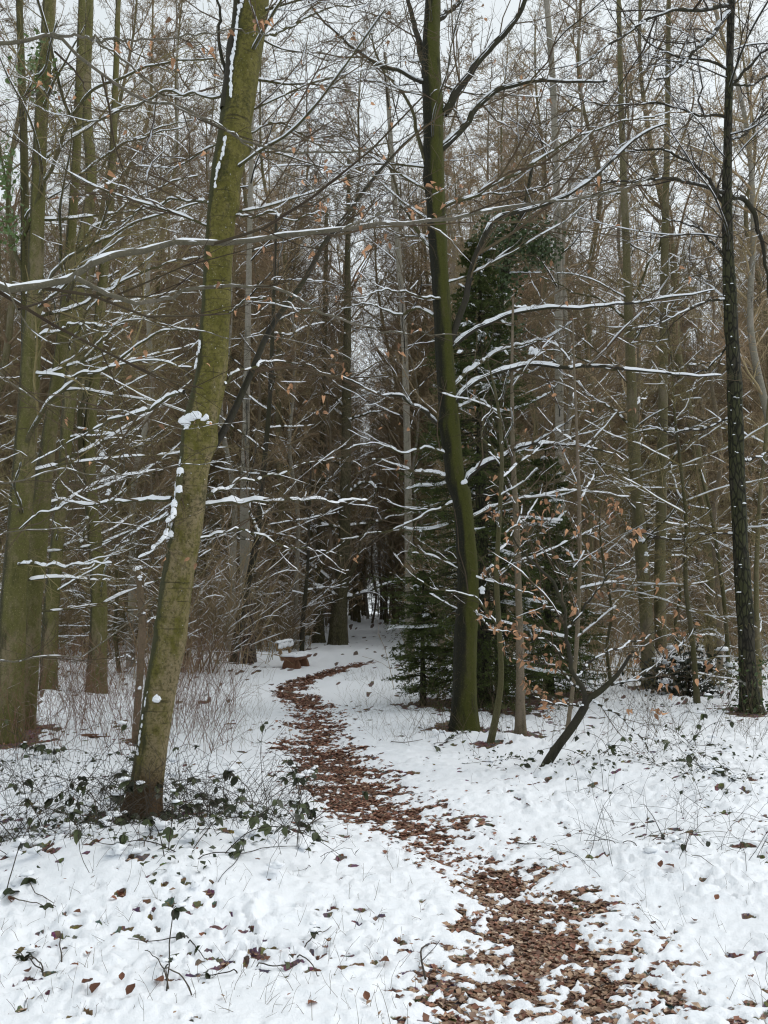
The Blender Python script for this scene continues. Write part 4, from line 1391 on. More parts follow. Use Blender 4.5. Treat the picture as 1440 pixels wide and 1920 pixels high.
part('ivy', iv.mesh('ivy', t.base, False), M['ivy'], t.root, 'stuff')
t.auto_limbs(10, 3, 9, 1.6, M['limb_dark'], .03)
t.finish(M['twig_dark'], 6, 5, 2, .45, .02)


# ------------------------------------------------------------------ woods behind: prototype trees, copied one by one
def proto(kind, seed):
    """-> list of (part name, mesh, material, kind)"""
    rng = np.random.default_rng(seed)
    tr, tw, sn = Bag(), Bag(), Bag()
    if kind == 'tall':
        H, r0, zc, nl, Lb, el, up = 21., .15, .14, 60, 4.1, (15, 60), .05
    elif kind == 'birch':
        H, r0, zc, nl, Lb, el, up = 19., .10, .18, 60, 3.1, (25, 65), .02
    elif kind == 'slim':
        H, r0, zc, nl, Lb, el, up = 14., .075, .08, 46, 2.2, (5, 50), .03
    else:   # young, low and wide
        H, r0, zc, nl, Lb, el, up = 6.5, .04, .06, 40, 1.7, (-8, 35), .02
    lean = rng.normal(size=2) * .04
    zs = np.linspace(0, 1, 9)
    pts = np.stack([lean[0] * H * zs ** 1.3 + .008 * H * rng.normal(size=9) * (zs > 0), lean[1] * H * zs ** 1.3 + .008 * H * rng.normal(size=9) * (zs > 0), H * zs], -1)
    pts[0, 2] = -.1
    b, C, R = trunk_bag(pts, r0 * (1 - .88 * zs), seed, spacing=H / 40, sides=8, rough=.06, flare=.25)
    t_ = zc + (.98 - zc) * ((np.arange(nl) + rng.random(nl)) / nl)
    idx = (t_ * (len(C) - 1)).astype(int)
    a = rng.random(nl) * 6.28
    e = np.radians(el[0] + (el[1] - el[0]) * np.clip(rng.random(nl) * .6 + .5 * t_, 0, 1))
    d = np.stack([np.cos(a) * np.cos(e), np.sin(a) * np.cos(e), np.sin(e)], -1)
    prof = np.clip(np.minimum(1.0, .45 + 1.6 * (t_ - zc)) * (1.12 - t_) ** .55, .2, 1)
    L = Lb * prof * (.6 + .7 * rng.random(nl))
    P0 = [C[idx]]
    for q in range(7):
        d = norm(d + rng.normal(size=d.shape) * .13 + np.array([0, 0, up]))
        P0.append(P0[-1] + d * (L / 7)[:, None])
    P0 = np.stack(P0, 1)
    R0 = np.minimum(R[idx] * .55, .011 * L)[:, None] * np.linspace(1, .3, 8)[None]
    rm = .0032 if kind == 'young' else .0048
    tw.tubes(P0, R0, 4)
    P1, R1 = sprout(P0, R0, 8, rng, .15, .98, .45, (30, 62), .6, up * .5, .16, 4, .010, rm * 1.3)
    tw.tubes(P1, R1, 3)
    P2, R2 = sprout(P1, R1, 7, rng, .1, .98, .5, (30, 62), .5, 0 if kind != 'birch' else -.1, .2, 2, .010, rm)
    tw.tubes(P2, R2, 3)
    P3, R3 = sprout(P2, R2, 3, rng, .2, .95, .72, (30, 60), .4, 0, .2, 1, .01, rm * 1.05)
    tw.tubes(P3, R3, 3)
    th = {'tall': .016, 'birch': .010, 'slim': .016, 'young': .015}[kind]
    gp = {'tall': .55, 'birch': .6, 'slim': .5, 'young': .38}[kind]
    up_ = lambda q, n: np.stack([resample(x, n) for x in q])
    sn.arches(up_(P0, 14), np.repeat(R0[:, :1] * .6, 14, 1), th, rng, .004, 4, gp - .1, (.55, .85), 2.)
    k1 = rng.random(len(P1)) < (.32 if kind == 'young' else .15)
    sn.arches(P1[k1], R1[k1], th * .55, rng, .004, 3, gp + .1, (.5, .8), 1.3)
    return [('trunk', b.mesh('trunk'), None), ('twigs', tw.mesh('twigs'), 'stuff'), ('snow', sn.mesh('snow'), 'stuff')]


PROTOS = {'tall': [proto('tall', s) for s in (201, 202)], 'birch': [proto('birch', s) for s in (211,)],
          'slim': [proto('slim', s) for s in (221, 222)], 'young': [proto('young', s) for s in (231, 233)]}
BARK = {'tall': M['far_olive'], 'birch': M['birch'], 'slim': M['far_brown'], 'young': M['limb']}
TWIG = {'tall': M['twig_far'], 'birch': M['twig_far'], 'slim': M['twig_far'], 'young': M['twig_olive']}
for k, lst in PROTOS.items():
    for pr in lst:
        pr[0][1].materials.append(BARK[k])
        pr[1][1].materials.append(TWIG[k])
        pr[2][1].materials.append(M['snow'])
NAME = {'tall': 'woodland_tree', 'birch': 'far_birch', 'slim': 'slim_tree', 'young': 'young_beech'}
DESC = {'tall': 'tall olive tree', 'birch': 'pale birch', 'slim': 'slim brown tree', 'young': 'snowy young beech'}


MARKS = [(-80, 'left edge'), (35, 'edge beech'), (80, 'pale beech'), (125, 'olive trunk'), (182, 'stout trunk'), (320, 'leaning beech'), (462, 'birch'), (545, 'bench'),
         (640, 'far oak'), (768, 'second birch'), (870, 'central trunk'), (975, 'brown young trunk'), (1080, 'thin red stem'), (1212, 'forked tree'), (1395, 'black trunk'), (1520, 'right edge')]
ORD = ['first', 'second', 'third', 'fourth', 'fifth', 'sixth', 'seventh', 'eighth', 'ninth', 'tenth', 'eleventh', 'twelfth']


def name_woods():
    """a label of its own for every tree of the woods: its kind, how far back and between which trunks it shows, and its place in that gap"""
    bins = {}
    for root, kind, px, y in woods:
        k = max(i for i, m_ in enumerate(MARKS[:-1]) if px >= m_[0])
        dist = 'nearer' if y < 24 else 'farther' if y < 42 else 'farthest'
        bins.setdefault((kind, dist, k), []).append((px, root))
    for (kind, dist, k), lst in bins.items():
        lst.sort(key=lambda q: q[0])
        for n, (px, root) in enumerate(lst):
            where = f"seen between the {MARKS[k][1]} and the {MARKS[k + 1][1]}"
            root['label'] = (f"{dist} {DESC[kind]} {where}" if len(lst) == 1 else f"{ORD[n]} {dist} {DESC[kind]} {where}")
            root['group'] = DESC[kind] + 's in the woods'


woods = []
HEROES = [(-1.9, 6.0), (1.0, 10.4), (5.3, 11.9), (4.6, 15), (-4.2, 9.7), (-3.9, 10), (-6, 15), (1.5, 12.6), (2.3, 12.9), (-2.4, 20.5)]
placed = []


def place(kind, x, y, s, rz):
    px, py, _ = to_px(np.array([x, y, 0.]))
    root = thing(NAME[kind], (x, y, gz(x, y)), None, 'tree', None, rz)
    woods.append((root, kind, px, y))
    root.scale = (s, s, s)
    pr = PROTOS[kind][int(RNG.integers(len(PROTOS[kind])))]
    for nm, me, kd in pr:
        part(nm, me, None, root, kd)
    placed.append((x, y))


def scatter(kind, n, y0, y1, smin, smax, gap, pw=1.0, spread=.56, clear=1.0):
    c = tries = 0
    while c < n and tries < n * 60:
        tries += 1
        y = y0 + (y1 - y0) * RNG.random() ** pw
        x = (RNG.random() * 2 - 1) * (spread * y + 2)
        d = abs(x - np.interp(y, PY, PCX))
        px = 720 + FPX * x / y
        if not -60 < px < 1500:
            continue
        if y < 32 and d < 1.6 * clear:
            continue
        if y < 22 and 470 < px < 790 - (0 if y > 12 else 60):
            continue
        if 22 < y < 60 and 600 < px < 760 and RNG.random() < .7:
            continue
        if y < 14 and 700 < px < 1180:
            continue
        if 22 <= y < 30 and 500 < px < 740 and kind == 'young':
            continue
        if min(((x - a) ** 2 + (y - b_) ** 2 for a, b_ in placed + HEROES), default=99) < gap ** 2:
            continue
        place(kind, x, y, smin + (smax - smin) * RNG.random(), RNG.random() * 6.28)
        c += 1


scatter('young', 26, 13, 32, .75, 1.2, 1.0, 1.1)
scatter('young', 40, 30, 62, .9, 1.4, 1.2)
scatter('slim', 70, 17, 75, .8, 1.2, 1.2, .9)
scatter('tall', 76, 16, 85, .85, 1.2, 1.4, .9)
scatter('birch', 52, 15, 75, .8, 1.15, 1.4, .9)
name_woods()


def gn_scatter(name, label, cat, sources, x, y, which, scale, seed):
    """one mass that nobody could count: copies of the meshes of standing trees spread over points by geometry nodes"""
    rng = np.random.default_rng(seed)
    n = len(x)
    me = bpy.data.meshes.new(name)
    me.vertices.add(n)
    me.vertices.foreach_set('co', np.ascontiguousarray(np.c_[x, y, base_h(x, y)], dtype=np.float32).ravel())
    a = me.attributes.new('rot', 'FLOAT_VECTOR', 'POINT')
    a.data.foreach_set('vector', np.ascontiguousarray(np.c_[rng.normal(size=n) * .05, rng.normal(size=n) * .05, rng.random(n) * 6.28], dtype=np.float32).ravel())
    a = me.attributes.new('size', 'FLOAT', 'POINT')
    a.data.foreach_set('value', scale.astype(np.float32))
    a = me.attributes.new('which', 'INT', 'POINT')
    a.data.foreach_set('value', which.astype(np.int32))
    ng = bpy.data.node_groups.new(name, 'GeometryNodeTree')
    ng.interface.new_socket('Geometry', in_out='INPUT', socket_type='NodeSocketGeometry')
    ng.interface.new_socket('Geometry', in_out='OUTPUT', socket_type='NodeSocketGeometry')
    N, L = ng.nodes, ng.links
    gi, go, jn = N.new('NodeGroupInput'), N.new('NodeGroupOutput'), N.new('GeometryNodeJoinGeometry')

    def attr(nm, tp):
        q = N.new('GeometryNodeInputNamedAttribute')
        q.data_type = tp
        q.inputs['Name'].default_value = nm
        return [o_ for o_ in q.outputs if o_.enabled and o_.name == 'Attribute'][0]
    rot, siz, wh = attr('rot', 'FLOAT_VECTOR'), attr('size', 'FLOAT'), attr('which', 'INT')
    for k, objs in enumerate(sources):
        cmp_ = N.new('FunctionNodeCompare')
        cmp_.data_type, cmp_.operation = 'INT', 'EQUAL'
        ins = [q for q in cmp_.inputs if q.enabled and q.type == 'INT']
        L.new(wh, ins[0])
        ins[1].default_value = k
        for ob in objs:
            oi = N.new('GeometryNodeObjectInfo')
            oi.transform_space = 'ORIGINAL'
            oi.inputs['Object'].default_value = ob
            oi.inputs['As Instance'].default_value = True
            ip = N.new('GeometryNodeInstanceOnPoints')
            L.new(gi.outputs[0], ip.inputs['Points'])
            L.new(cmp_.outputs[0], ip.inputs['Selection'])
            L.new(oi.outputs['Geometry'], ip.inputs['Instance'])
            L.new(rot, ip.inputs['Rotation'])
            L.new(siz, ip.inputs['Scale'])
            L.new(ip.outputs[0], jn.inputs[0])
    L.new(jn.outputs[0], go.inputs[0])
    o = bpy.data.objects.new(name, me)
    COL.objects.link(o)
    md = o.modifiers.new('spread', 'NODES')
    md.node_group = ng
    return tag(o, label, cat, None, 'stuff')


def kids(stem_name, parts):
    """the part objects of each different mesh among the placed trees of one kind"""
    seen, out = set(), []
    for o in list(scene.objects):
        if o.parent is None and o.name.split('.')[0] == stem_name:
            ch = {c.name.split('.')[0]: c for c in o.children}
            if ch['twigs'].data.name not in seen:
                seen.add(ch['twigs'].data.name)
                out.append([ch[p_] for p_ in parts])
    return out


def bush_proto(seed):
    rng = np.random.default_rng(seed)
    b, n = Bag(), 16
    H = 1.6 + 2.2 * rng.random(n)
    d = norm(np.stack([rng.normal(size=n) * .28, rng.normal(size=n) * .28, np.ones(n)], -1))
    p = [np.stack([rng.normal(size=n) * .25, rng.normal(size=n) * .25, np.full(n, -.05)], -1)]
    for q in range(6):
        d = norm(d + rng.normal(size=d.shape) * .1)
        p.append(p[-1] + d * (H / 6)[:, None])
    P0 = np.stack(p, 1)
    R0 = np.linspace(.013, .005, 7)[None] * (.7 + .6 * rng.random((n, 1)))
    b.tubes(P0, R0, 4)
    P1, R1 = sprout(P0, R0, 9, rng, .12, .98, .42, (25, 60), .3, .02, .16, 4, .01, .004)
    b.tubes(P1, R1, 3)
    P2, R2 = sprout(P1, R1, 5, rng, .1, .98, .5, (30, 60), .3, 0, .18, 3, .01, .0035)
    b.tubes(P2, R2, 3)
    sn = Bag()
    sn.arches(P1, R1, .014, rng, .004, 3, .55, (.5, .8), 1.3)
    return b.mesh('bush stems'), sn.mesh('bush snow')


BUSH = [bush_proto(s_) for s_ in (241, 242)]
bush_src = []
for (px, v, sc_), (m1, m2), lb in zip([(395, 1262, .8), (1150, 1268, .9)], BUSH, ['bare brown hazel bush behind the leaning beech', 'bare brown hazel bush between the spruces and the forked tree']):
    bp = on_ground(px, v)
    r_ = thing('hazel_bush', bp, lb, 'bush')
    r_.scale = (sc_, sc_, sc_)
    bush_src.append([part('stems', m1, M['twig_far'], r_, 'stuff'), part('snow', m2, M['snow'], r_, 'stuff')])


def fill(n, y0, y1, seed, clear, pw=.8, tx=.60):
    rng = np.random.default_rng(seed)
    y = y0 + (y1 - y0) * rng.random(n) ** pw
    x = (rng.random(n) * 2 - 1) * (tx * y + 2)
    d = np.abs(x - np.interp(y, PY, PCX))
    px = 720 + FPX * x / y
    ok = ((d > clear + .03 * y) | (y > 40)) & ~((y < 25) & (px > 455) & (px < 800)) & ~((y < 95) & (px > 598) & (px < 768))
    return x[ok], y[ok], rng


x, y, rg = fill(420, 18, 80, 501, .8, .8)
gn_scatter('thicket', 'brown thicket of bare bushes on the snowy forest floor', 'thicket', bush_src, x, y, rg.integers(0, 2, len(x)), .7 + .6 * rg.random(len(x)), 1)
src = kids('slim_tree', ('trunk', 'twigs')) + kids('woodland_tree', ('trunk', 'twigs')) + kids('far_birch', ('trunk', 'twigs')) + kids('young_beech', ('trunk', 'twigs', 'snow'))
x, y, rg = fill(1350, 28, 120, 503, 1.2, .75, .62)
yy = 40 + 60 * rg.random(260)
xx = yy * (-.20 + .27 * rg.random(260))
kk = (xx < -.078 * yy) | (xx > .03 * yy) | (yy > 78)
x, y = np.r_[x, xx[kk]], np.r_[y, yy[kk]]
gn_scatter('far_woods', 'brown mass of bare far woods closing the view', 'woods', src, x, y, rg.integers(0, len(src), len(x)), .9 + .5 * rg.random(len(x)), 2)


# ------------------------------------------------------------------ undergrowth, dry canes, grass
def stems(name, label, cat, n, region, H, mat, seed, branch=3, r=.003, lean=.25, nseg=4, sag=-.02, ok=None):
    rng = np.random.default_rng(seed)
    x, y = region(rng, n)
    if ok is not None:
        k = ok(x, y)
        x, y = x[k], y[k]
    n = len(x)
    z = base_h(x, y)
    d = norm(np.stack([rng.normal(size=n) * lean, rng.normal(size=n) * lean, np.ones(n)], -1))
    L = (H[0] + (H[1] - H[0]) * rng.random(n) ** 1.5)
    p = [np.stack([x, y, z - .02], -1)]
    for q in range(nseg):
        d = norm(d + rng.normal(size=d.shape) * .16 + np.array([0, 0, sag]))
        p.append(p[-1] + d * (L / nseg)[:, None])
    Pt = np.stack(p, 1)
    R = r * (.7 + .6 * rng.random(n))[:, None] * np.linspace(1, .45, nseg + 1)[None] * np.maximum(1, y / 12)[:, None]
    b = Bag()
    b.tubes(Pt, R, 3)
    if branch:
        P1, R1 = sprout(Pt, R, branch, rng, .25, .97, .5, (25, 60), .2, 0., .2, 3, .02, r * .55)
        b.tubes(P1, np.maximum(R1, (r * .5) * np.maximum(1, P1[:, :1, 1] / 12)), 3)
    o = part(name, b.mesh(name), mat, None, 'stuff')
    return tag(o, label, cat)


def fan(y0, y1, pw=1., tx=.55):
    def f(rng, n):
        y = y0 + (y1 - y0) * rng.random(n) ** pw
        return (rng.random(n) * 2 - 1) * (tx * y + 1.5), y
    return f


def pxbox(x0, x1, v0, v1):
    def f(rng, n):
        px, v = x0 + (x1 - x0) * rng.random(n), v0 + (v1 - v0) * rng.random(n)
        g = np.array([G(a, b_) for a, b_ in zip(px, v)])
        return g[:, 0], g[:, 1]
    return f


off_path = lambda k: (lambda x, y: np.abs(x - np.interp(y, PY, PCX)) > k + np.interp(y, PY, PHW))
stems('undergrowth', 'bare brown undergrowth stems across the snowy forest floor', 'undergrowth', 3300, fan(14, 50, 1.0), (.35, 1.5), M['twig_far'], 301, 2, .0048,
      ok=lambda x, y: (np.abs(x - np.interp(y, PY, PCX)) > 1.2 + .04 * y) & (gn(x / 3, y / 3, 5) > -.25))
stems('dry_canes', 'reddish dry canes standing left of the leaning beech', 'canes', 720, pxbox(-60, 440, 1265, 1430), (.3, 1.35), M['twig_red'], 303, 4, .0028)
stems('dry_canes', 'sprawling dark dry stems tangled round the brambles by the leaning beech', 'canes', 520, pxbox(-40, 590, 1470, 1650), (.25, .8), M['twig_dark'], 305, 2, .0022, .7, 5, -.14)
stems('dry_canes', 'thin dry stems standing under the saplings and spruce', 'canes', 230, pxbox(760, 1440, 1310, 1420), (.25, .95), M['twig'], 307, 4, .0024, .4)
stems('dry_canes', 'sprawling thin stems in the snow on the bank right of the path', 'canes', 130, pxbox(1060, 1460, 1430, 1660), (.2, .7), M['twig_dark'], 309, 2, .0018, .8, 5, -.12)
stems('dry_grass', 'pale dry grass tufts poking from the snow right of the path', 'grass', 900, pxbox(640, 830, 1262, 1400), (.06, .32), M['straw'], 311, 0, .0013, .45, 4, -.06, ok=off_path(.25))
stems('dry_grass', 'pale dry grass and thin stalks left of the path behind the beech', 'grass', 500, pxbox(330, 510, 1270, 1420), (.08, .5), M['straw'], 313, 0, .0014, .5, 4, -.05, ok=off_path(.3))
stems('dry_grass', 'few thin brown stalks poking up through the snow in the clearing', 'grass', 420, pxbox(-20, 800, 1600, 1950), (.04, .2), M['twig'], 315, 1, .0012, .5, 4, -.03, ok=off_path(.1))


stems('dry_grass', 'thin brown stalks poking up through the snow on the right bank', 'grass', 320, pxbox(880, 1470, 1420, 1900), (.04, .2), M['twig'], 317, 1, .0012, .5, 4, -.03, ok=off_path(.15))


# ------------------------------------------------------------------ brambles
def bramble(label, px, py, R, nc, nl, seed, H=.3, leaf=(.05, .085), clumps=10, name='bramble', tri=True):
    big = nl > 15
    nl, leaf, H = (int(nl * 2.2), (leaf[0] * .85, leaf[1] * .95), H * .5) if big else (nl, leaf, H)
    rng = np.random.default_rng(seed)
    base = on_ground(px, py)
    root = thing(name, base, label, 'bramble')
    tips = []
    canes = []
    for c in range(nc):
        a = rng.random() * 6.28
        p = np.array([rng.normal() * R * .3, rng.normal() * R * .3, 0])
        p[2] = gz(base[0] + p[0], base[1] + p[1]) - base[2] - .01
        d = np.array([math.cos(a) * .5, math.sin(a) * .5, .5 + 1.6 * H])
        L = (R + H) * (.8 + 1.1 * rng.random())
        pts = [p]
        for q in range(8):
            d = norm(d + np.array([0, 0, -.22]) + rng.normal(size=3) * .12)
            nx = pts[-1] + d * L / 8
            g = sz(base[0] + nx[0], base[1] + nx[1]) - base[2] + .012
            if nx[2] < g:
                nx[2] = g
                d[2] = abs(d[2]) * .1
            pts.append(nx)
        C = resample(np.array(pts), 14)
        b = Bag()
        b.tubes(C[None], (.0032 * np.linspace(1, .5, 14))[None], 5)
        part('cane', b.mesh('cane'), M['twig_dark'], root)
        canes.append(C)
    sn = Bag()
    k = 0
    while k < nl:
        C = canes[int(rng.integers(len(canes)))]
        q = int(rng.integers(3, 14))
        p = C[q] + rng.normal(size=3) * .012
        yaw = rng.random() * 6.28
        s0 = leaf[0] + (leaf[1] - leaf[0]) * rng.random()
        for da, sc in (((0, 1.), (1.15, .8), (-1.15, .8)) if tri else ((0, 1.),)):
            if k >= nl:
                break
            add_leaf(root, BRAMBLE_LEAVES, p + np.array([0, 0, .012]), s0 * sc, yaw + da + rng.normal() * .15, -.45 + rng.normal() * .55, rng.normal() * .45)
            k += 1
        if rng.random() < .45:
            r = s0 * (.22 + .25 * rng.random())
            sn.blob(p + np.array([-math.sin(yaw) * s0 * .4, math.cos(yaw) * s0 * .4, .02 + r * .2]), (r, r, r * .5), rng)
    for q in range(clumps // 2):
        x, y = rng.normal() * R * .55, rng.normal() * R * .55
        z = sz(base[0] + x, base[1] + y) - base[2] + H * .45 * rng.random() ** 2.5
        for q2 in range(3):
            r = .012 + .02 * rng.random()
            sn.blob((x + rng.normal() * .04, y + rng.normal() * .04, z + rng.normal() * .01), (r * 1.3, r * 1.1, r * .75), rng, 10, 7)
    if sn.n:
        part('snow', sn.mesh('snow'), M['snow'], root, 'stuff')
    return root


for a in [
    ('big dark green bramble at the foot of the leaning beech', 205, 1530, .45, 9, 46, 401, .45, (.06, .1), 8),
    ('bramble with drooping leaves right of the leaning beech in deep snow', 455, 1560, .42, 9, 44, 402, .4, (.055, .09), 14),
    ('bramble arching toward the path with many small dark leaves', 530, 1605, .42, 9, 36, 403, .3, (.05, .08), 10),
    ('low bramble under a snow pillow in front of the leaning beech', 335, 1680, .38, 7, 26, 404, .2, (.055, .085), 14),
    ('bramble tangle at the left edge below the mossy trunks', 55, 1430, .5, 8, 28, 405, .4, (.06, .1), 8),
    ('bramble half buried in snow at the left edge', 70, 1600, .45, 7, 24, 406, .25, (.05, .08), 14),
    ('dark bramble between the left edge and the leaning beech', 165, 1600, .42, 8, 34, 407, .3, (.055, .085), 12),
    ('bramble spray lying in front of the tangle at the left edge', 40, 1700, .3, 4, 12, 408, .15, (.05, .08), 5),
    ('short bramble shoot by the bottom edge with four round leaves', 330, 1890, .16, 3, 9, 409, .2, (.045, .06), 0),
    ('pair of bramble leaves stuck in the open snow', 360, 1795, .14, 2, 5, 410, .1, (.04, .055), 1),
    ('lone bramble leaf tuft in snow left of the path', 565, 1812, .1, 2, 4, 411, .1, (.035, .05), 0),
    ('bramble with large glossy leaves on the bank at the right', 1340, 1490, .34, 6, 22, 412, .2, (.06, .1), 6),
    ('bramble behind the glossy one at the right edge', 1315, 1415, .4, 7, 22, 413, .35, (.05, .085), 5),
    ('bramble row right of the crooked black stem', 1135, 1445, .4, 7, 20, 414, .2, (.05, .08), 6),
    ('green bramble tuft between the wavy sapling and the crooked stem', 940, 1432, .25, 4, 9, 415, .15, (.05, .08), 3),
    ('small dark bramble left of the central trunk base', 815, 1400, .25, 5, 18, 416, .15, (.035, .055), 3),
    ('wilted bramble shoot sprawling over the snow on the right bank', 1255, 1610, .3, 5, 7, 417, .2, (.04, .06), 4),
    ('single bramble sprig in the snow nearest the bottom left corner', 120, 1845, .18, 3, 6, 418, .1, (.04, .055), 0),
    ('bramble leaf tuft in the snow at the bottom centre', 475, 1845, .12, 2, 4, 419, .1, (.04, .055), 1),
    ('bramble by the dead pole behind the leaning beech', 300, 1440, .4, 6, 22, 420, .35, (.05, .08), 6),
]:
    bramble(*a)

def low_cover():
    """small bramble leaves half buried in the snow round the brambles: nobody could count them"""
    rng = np.random.default_rng(433)
    cs = [(G(240, 1570), .5, 300), (G(450, 1590), .42, 260), (G(110, 1580), .42, 200), (G(345, 1680), .2, 45), (G(60, 1450), .6, 160),
          (G(1340, 1495), .45, 130), (G(1130, 1455), .5, 120), (G(1320, 1425), .5, 120), (G(940, 1425), .35, 60), (G(1270, 1330), .8, 160)]
    x = np.concatenate([c[0] + rng.normal(size=n) * r * .6 for c, r, n in cs])
    y = np.concatenate([c[1] + rng.normal(size=n) * r * .75 for c, r, n in cs])
    z = surf(x, y)[0] + .002 + .07 * rng.random(len(x)) ** 2.2
    n = len(x)
    L = np.array([[0, -.5, 0], [-.32, -.05, .09], [0, .5, -.08], [.32, -.05, .09], [0, 0, -.03]])
    V = L[None] * (.022 + .032 * rng.random((n, 1, 1)))
    a, b_, c_ = rng.normal(size=n) * .6, rng.normal(size=n) * .5, rng.random(n) * 6.28
    Y1, Z1 = V[..., 1] * np.cos(a)[:, None] - V[..., 2] * np.sin(a)[:, None], V[..., 1] * np.sin(a)[:, None] + V[..., 2] * np.cos(a)[:, None]
    X1, Z2 = V[..., 0] * np.cos(b_)[:, None] + Z1 * np.sin(b_)[:, None], Z1 * np.cos(b_)[:, None] - V[..., 0] * np.sin(b_)[:, None]
    W = np.stack([X1 * np.cos(c_)[:, None] - Y1 * np.sin(c_)[:, None] + x[:, None], X1 * np.sin(c_)[:, None] + Y1 * np.cos(c_)[:, None] + y[:, None], Z2 + z[:, None]], -1)
    T = np.array([[0, 4, 1], [1, 4, 2], [2, 4, 3], [3, 4, 0]])[None] + (np.arange(n) * 5)[:, None, None]
    o = part('ground_cover', make_mesh('ground cover', W.reshape(-1, 3), T.reshape(-1, 3)), M['bramble'], None, 'stuff')
    tag(o, 'small dark bramble leaves half buried in the snow', 'ground cover')


low_cover()

# dark evergreen thicket heaped with snow between the forked and black trunks
bpos = on_ground(1285, 1305)
root = thing('holly_bush', bpos, 'dark evergreen bush heaped with snow between the forked tree and black trunk', 'bush')
rg = np.random.default_rng(431)
lf, st, sn = Bag(), Bag(), Bag()
n = 1300
c = rg.normal(size=(n, 3)) * np.array([.38, .3, .22]) + np.array([0, 0, .34])
c[:, 2] = np.abs(c[:, 2])
s = (.04 + .04 * rg.random(n))[:, None]
u = norm(rg.normal(size=(n, 3)))
v_ = norm(np.cross(u, rg.normal(size=(n, 3))))
lf.add(np.stack([c - u * s * .7, c + v_ * s * .4, c + u * s * .7, c - v_ * s * .4], 1), np.arange(4 * n).reshape(-1, 4))
Ps = np.stack([np.array([[rg.normal() * .1, rg.normal() * .1, -.05]]) + np.linspace(0, 1, 4)[:, None] * np.array([[rg.normal() * .5, rg.normal() * .4, .4 + .6 * rg.random()]]) for q in range(26)])
st.tubes(Ps, np.full((26, 4), .008), 4)
for q in range(40):
    a = rg.normal(size=3) * np.array([.4, .3, .18]) + np.array([0, -.1, .45])
    r = .03 + .06 * rg.random()
    sn.blob(a, (r * 1.3, r, r * .55), rg)
part('stems', st.mesh('stems'), M['limb_dark'], root, 'stuff')
part('foliage', lf.mesh('foliage', smooth=False), M['bramble'], root, 'stuff')
part('snow', sn.mesh('snow'), M['snow'], root, 'stuff')

# ------------------------------------------------------------------ bench
bpos = on_ground(545, 1254)
bpos[2] = sz(bpos[0], bpos[1]) - .02
root = thing('log_bench', bpos, 'rustic brown log bench under thick snow beside the far path', 'bench', None, math.radians(-7))
root.scale = (.78, .78, .78)
rg = np.random.default_rng(5)
for k, yy in enumerate((.12, 1.28)):
    b = Bag()
    # chunky log support, wider at the foot
    pr = [(-.27, 0), (.29, 0), (.25, .14), (.2, .25), (-.2, .25), (-.25, .14)]
    V = np.array([[x, yy + s_, z] for s_ in (-.12, .12) for x, z in pr])
    b.add(V, [[0, 1, 7, 6], [1, 2, 8, 7], [2, 3, 9, 8], [3, 4, 10, 9], [4, 5, 11, 10], [5, 0, 6, 11], [5, 2, 1, 0], [5, 4, 3, 2], [6, 7, 8, 11], [8, 9, 10, 11]])
    part('leg', b.mesh('leg', smooth=False), M['bench_wood'], root)
b = Bag()
pr = [(-.30, .36), (-.26, .27), (-.1, .225), (.12, .225), (.27, .27), (.33, .36)]      # half log: flat top, round belly
V = np.array([[x, y_, z] for y_ in (-.1, .7, 1.6) for x, z in pr])
Q = []
for s_ in (0, 6):
    Q += [[s_ + i, s_ + (i + 1) % 6, s_ + 6 + (i + 1) % 6, s_ + 6 + i] for i in range(6)]
Q += [[0, 1, 4, 5], [1, 2, 3, 4], [12, 17, 16, 13], [13, 16, 15, 14]]
b.add(V, Q)
part('seat', b.mesh('seat', smooth=False), M['bench_wood'], root)
for yy in (.16, 1.3):
    b = Bag()
    b.box((-.36, yy, .5), (.07, .11, .56), ry=-.28)
    part('post', b.mesh('post', smooth=False), M['bench_back'], root)
b = Bag()
b.box((-.40, .73, .66), (.06, 1.75, .24), ry=-.28)
part('backrest', b.mesh('backrest', smooth=False), M['bench_back'], root)
b = Bag()
for q in range(26):
    b.blob((rg.uniform(-.22, .26), -.06 + 1.62 * q / 25, .385), (.15, .12, .055), rg)
    b.blob((rg.uniform(-.06, .06) + .02, -.06 + 1.62 * q / 25, .39), (.24, .1, .05), rg)
part('snow', b.mesh('seat snow'), M['snow'], root, 'stuff')
b = Bag()
for q in range(24):
    b.blob((-.40 + .03 * rg.random(), -.12 + 1.7 * q / 23, .80 - .02 * rg.random()), (.07, .10, .05), rg)
    if rg.random() < .9:
        b.blob((-.34 + .02 * rg.random(), -.1 + 1.7 * q / 23, .70 - .06 * rg.random()), (.035, .1, .09), rg)
part('snow', b.mesh('back snow'), M['snow'], root, 'stuff')

# sawn log lying by the canes on the left
bpos = on_ground(172, 1388)
root = thing('sawn_log', bpos, 'short rust brown sawn log lying in the canes left of the leaning beech', 'log')
b = Bag()
C = np.array([[-.15, 0, .045], [-.05, .01, .05], [.06, 0, .05], [.16, .01, .045]])
b.tubes(C[None], np.array([[.028, .031, .031, .029]]), 10)
part('bark', b.mesh('bark'), M['bench_wood'], root)
b = Bag()
a = np.linspace(0, 2 * math.pi, 10, endpoint=False)
b.add(np.vstack([np.c_[np.full(10, .162), .01 + .027 * np.cos(a), .045 + .027 * np.sin(a)], [[.163, .01, .045]]]), None, [[i, (i + 1) % 10, 10] for i in range(10)])
part('cut_face', b.mesh('cut face', smooth=False), M['bench_back'], root)
b = Bag()
b.arches(resample(C, 14)[None], np.full((1, 14), .03), .014, rg, .0, 5, .0)
part('snow', b.mesh('snow'), M['snow'], root, 'stuff')

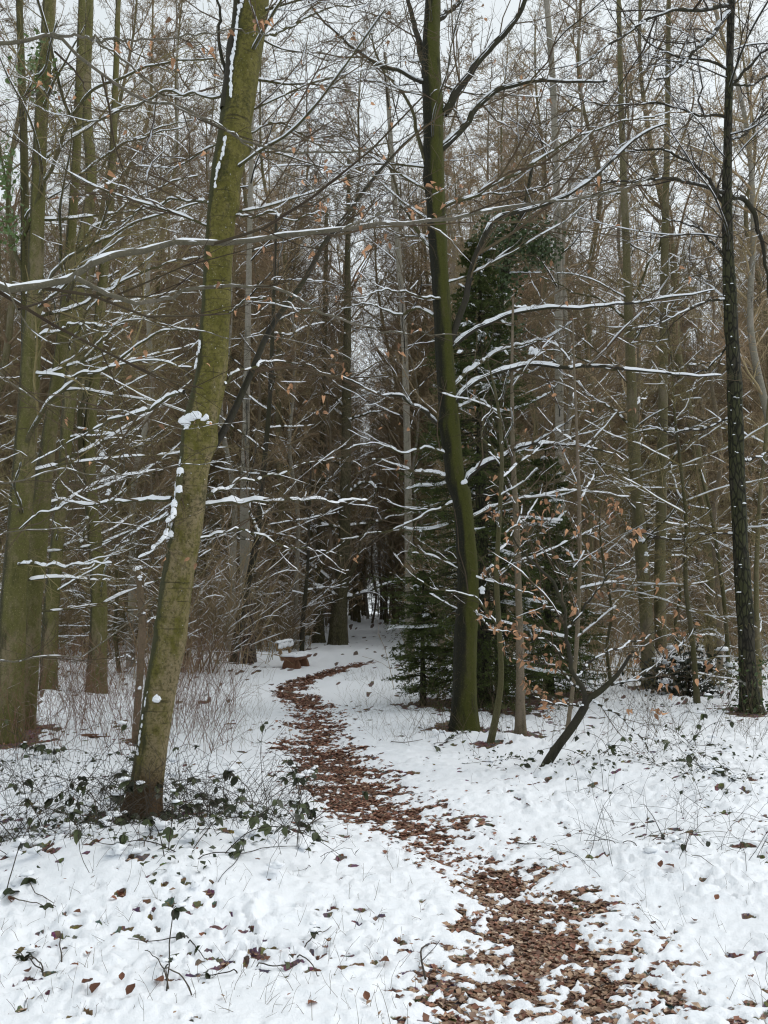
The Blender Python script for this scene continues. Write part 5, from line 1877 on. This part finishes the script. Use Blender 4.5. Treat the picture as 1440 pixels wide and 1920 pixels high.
# fallen sticks on the snow
for lbl, line in [('thin dark stick lying on the snow left of the central trunk', [(733, 1401), (760, 1402), (792, 1398)]),
                  ('forked dark twig lying on the snow right of the path', [(962, 1572), (975, 1583), (990, 1588), (1005, 1580)]),
                  ('thin curved twig standing in the snow at the path edge', [(798, 1845), (790, 1815), (792, 1790), (815, 1772)]),
                  ('straight dark stick poking from the snow pillow near the path', [(578, 1560), (592, 1552), (606, 1544)])]:
    g = np.array([G(*q) for q in line])
    g[:, 2] = [sz(q[0], q[1]) + .012 for q in g]
    b = Bag()
    C = resample(g, 10)
    b.tubes(C[None], np.full((1, 10), .005) * np.linspace(1, .6, 10), 6)
    tw, rr = sprout(C[None], np.full((1, 10), .004), 2, RNG, .3, .9, .4, (30, 60), .8, .0, .1, 3, .02, .002)
    root = thing('stick', g[0], lbl, 'stick')
    part('shaft', b.mesh('shaft', g[0]), M['twig_dark'], root)
    for q in range(len(tw)):
        b2 = Bag()
        b2.tubes(tw[q:q + 1], rr[q:q + 1], 4)
        part('side_twig', b2.mesh('side twig', g[0]), M['twig_dark'], root)

# single leaves one can pick out on the snow
fallen = []
for px, py in [(72, 1805), (165, 1815), (52, 1845), (172, 1887), (145, 1864), (227, 1877), (170, 1908), (236, 1912), (290, 1870), (577, 1912), (690, 1898), (677, 1727), (712, 1817), (377, 1786), (205, 1735),
               (792, 1631), (910, 1779), (1265, 1652), (1342, 1705), (1412, 1850), (967, 1472), (985, 1522), (1087, 1562), (1160, 1475), (1300, 1725), (1240, 1652), (20, 1722), (150, 1755), (500, 1822), (620, 1845)]:
    g = G(px, py)
    me = random.choice(FALLEN)
    o = bpy.data.objects.new('fallen_leaf', me)
    COL.objects.link(o)
    o.location = (g[0], g[1], sz(g[0], g[1]) + .008)
    o.rotation_euler = (random.uniform(-.2, .5), random.uniform(-.4, .4), random.uniform(0, 6.28))
    s_ = random.uniform(.032, .055)
    o.scale = (s_, s_, s_)
    fallen.append((px, py, o))
rows = {}
for px, py, o in fallen:
    z = ('beside the path on the left' if px > 480 and py > 1700 and px < 800 else 'nearest the bottom edge' if py > 1855 and px < 480 else 'in the clearing among the bramble sprigs' if px < 480
         else 'on the path' if px < 920 and py > 1600 else 'on the bank by the saplings' if py < 1600 else 'on the snow right of the path')
    rows.setdefault(z, []).append((px, o))
for z, lst in rows.items():
    for n, (px, o) in enumerate(sorted(lst, key=lambda q: q[0])):
        tag(o, f"{ORD[n]} single red brown leaf from the left {z}", 'leaf', 'single brown leaves on the snow')
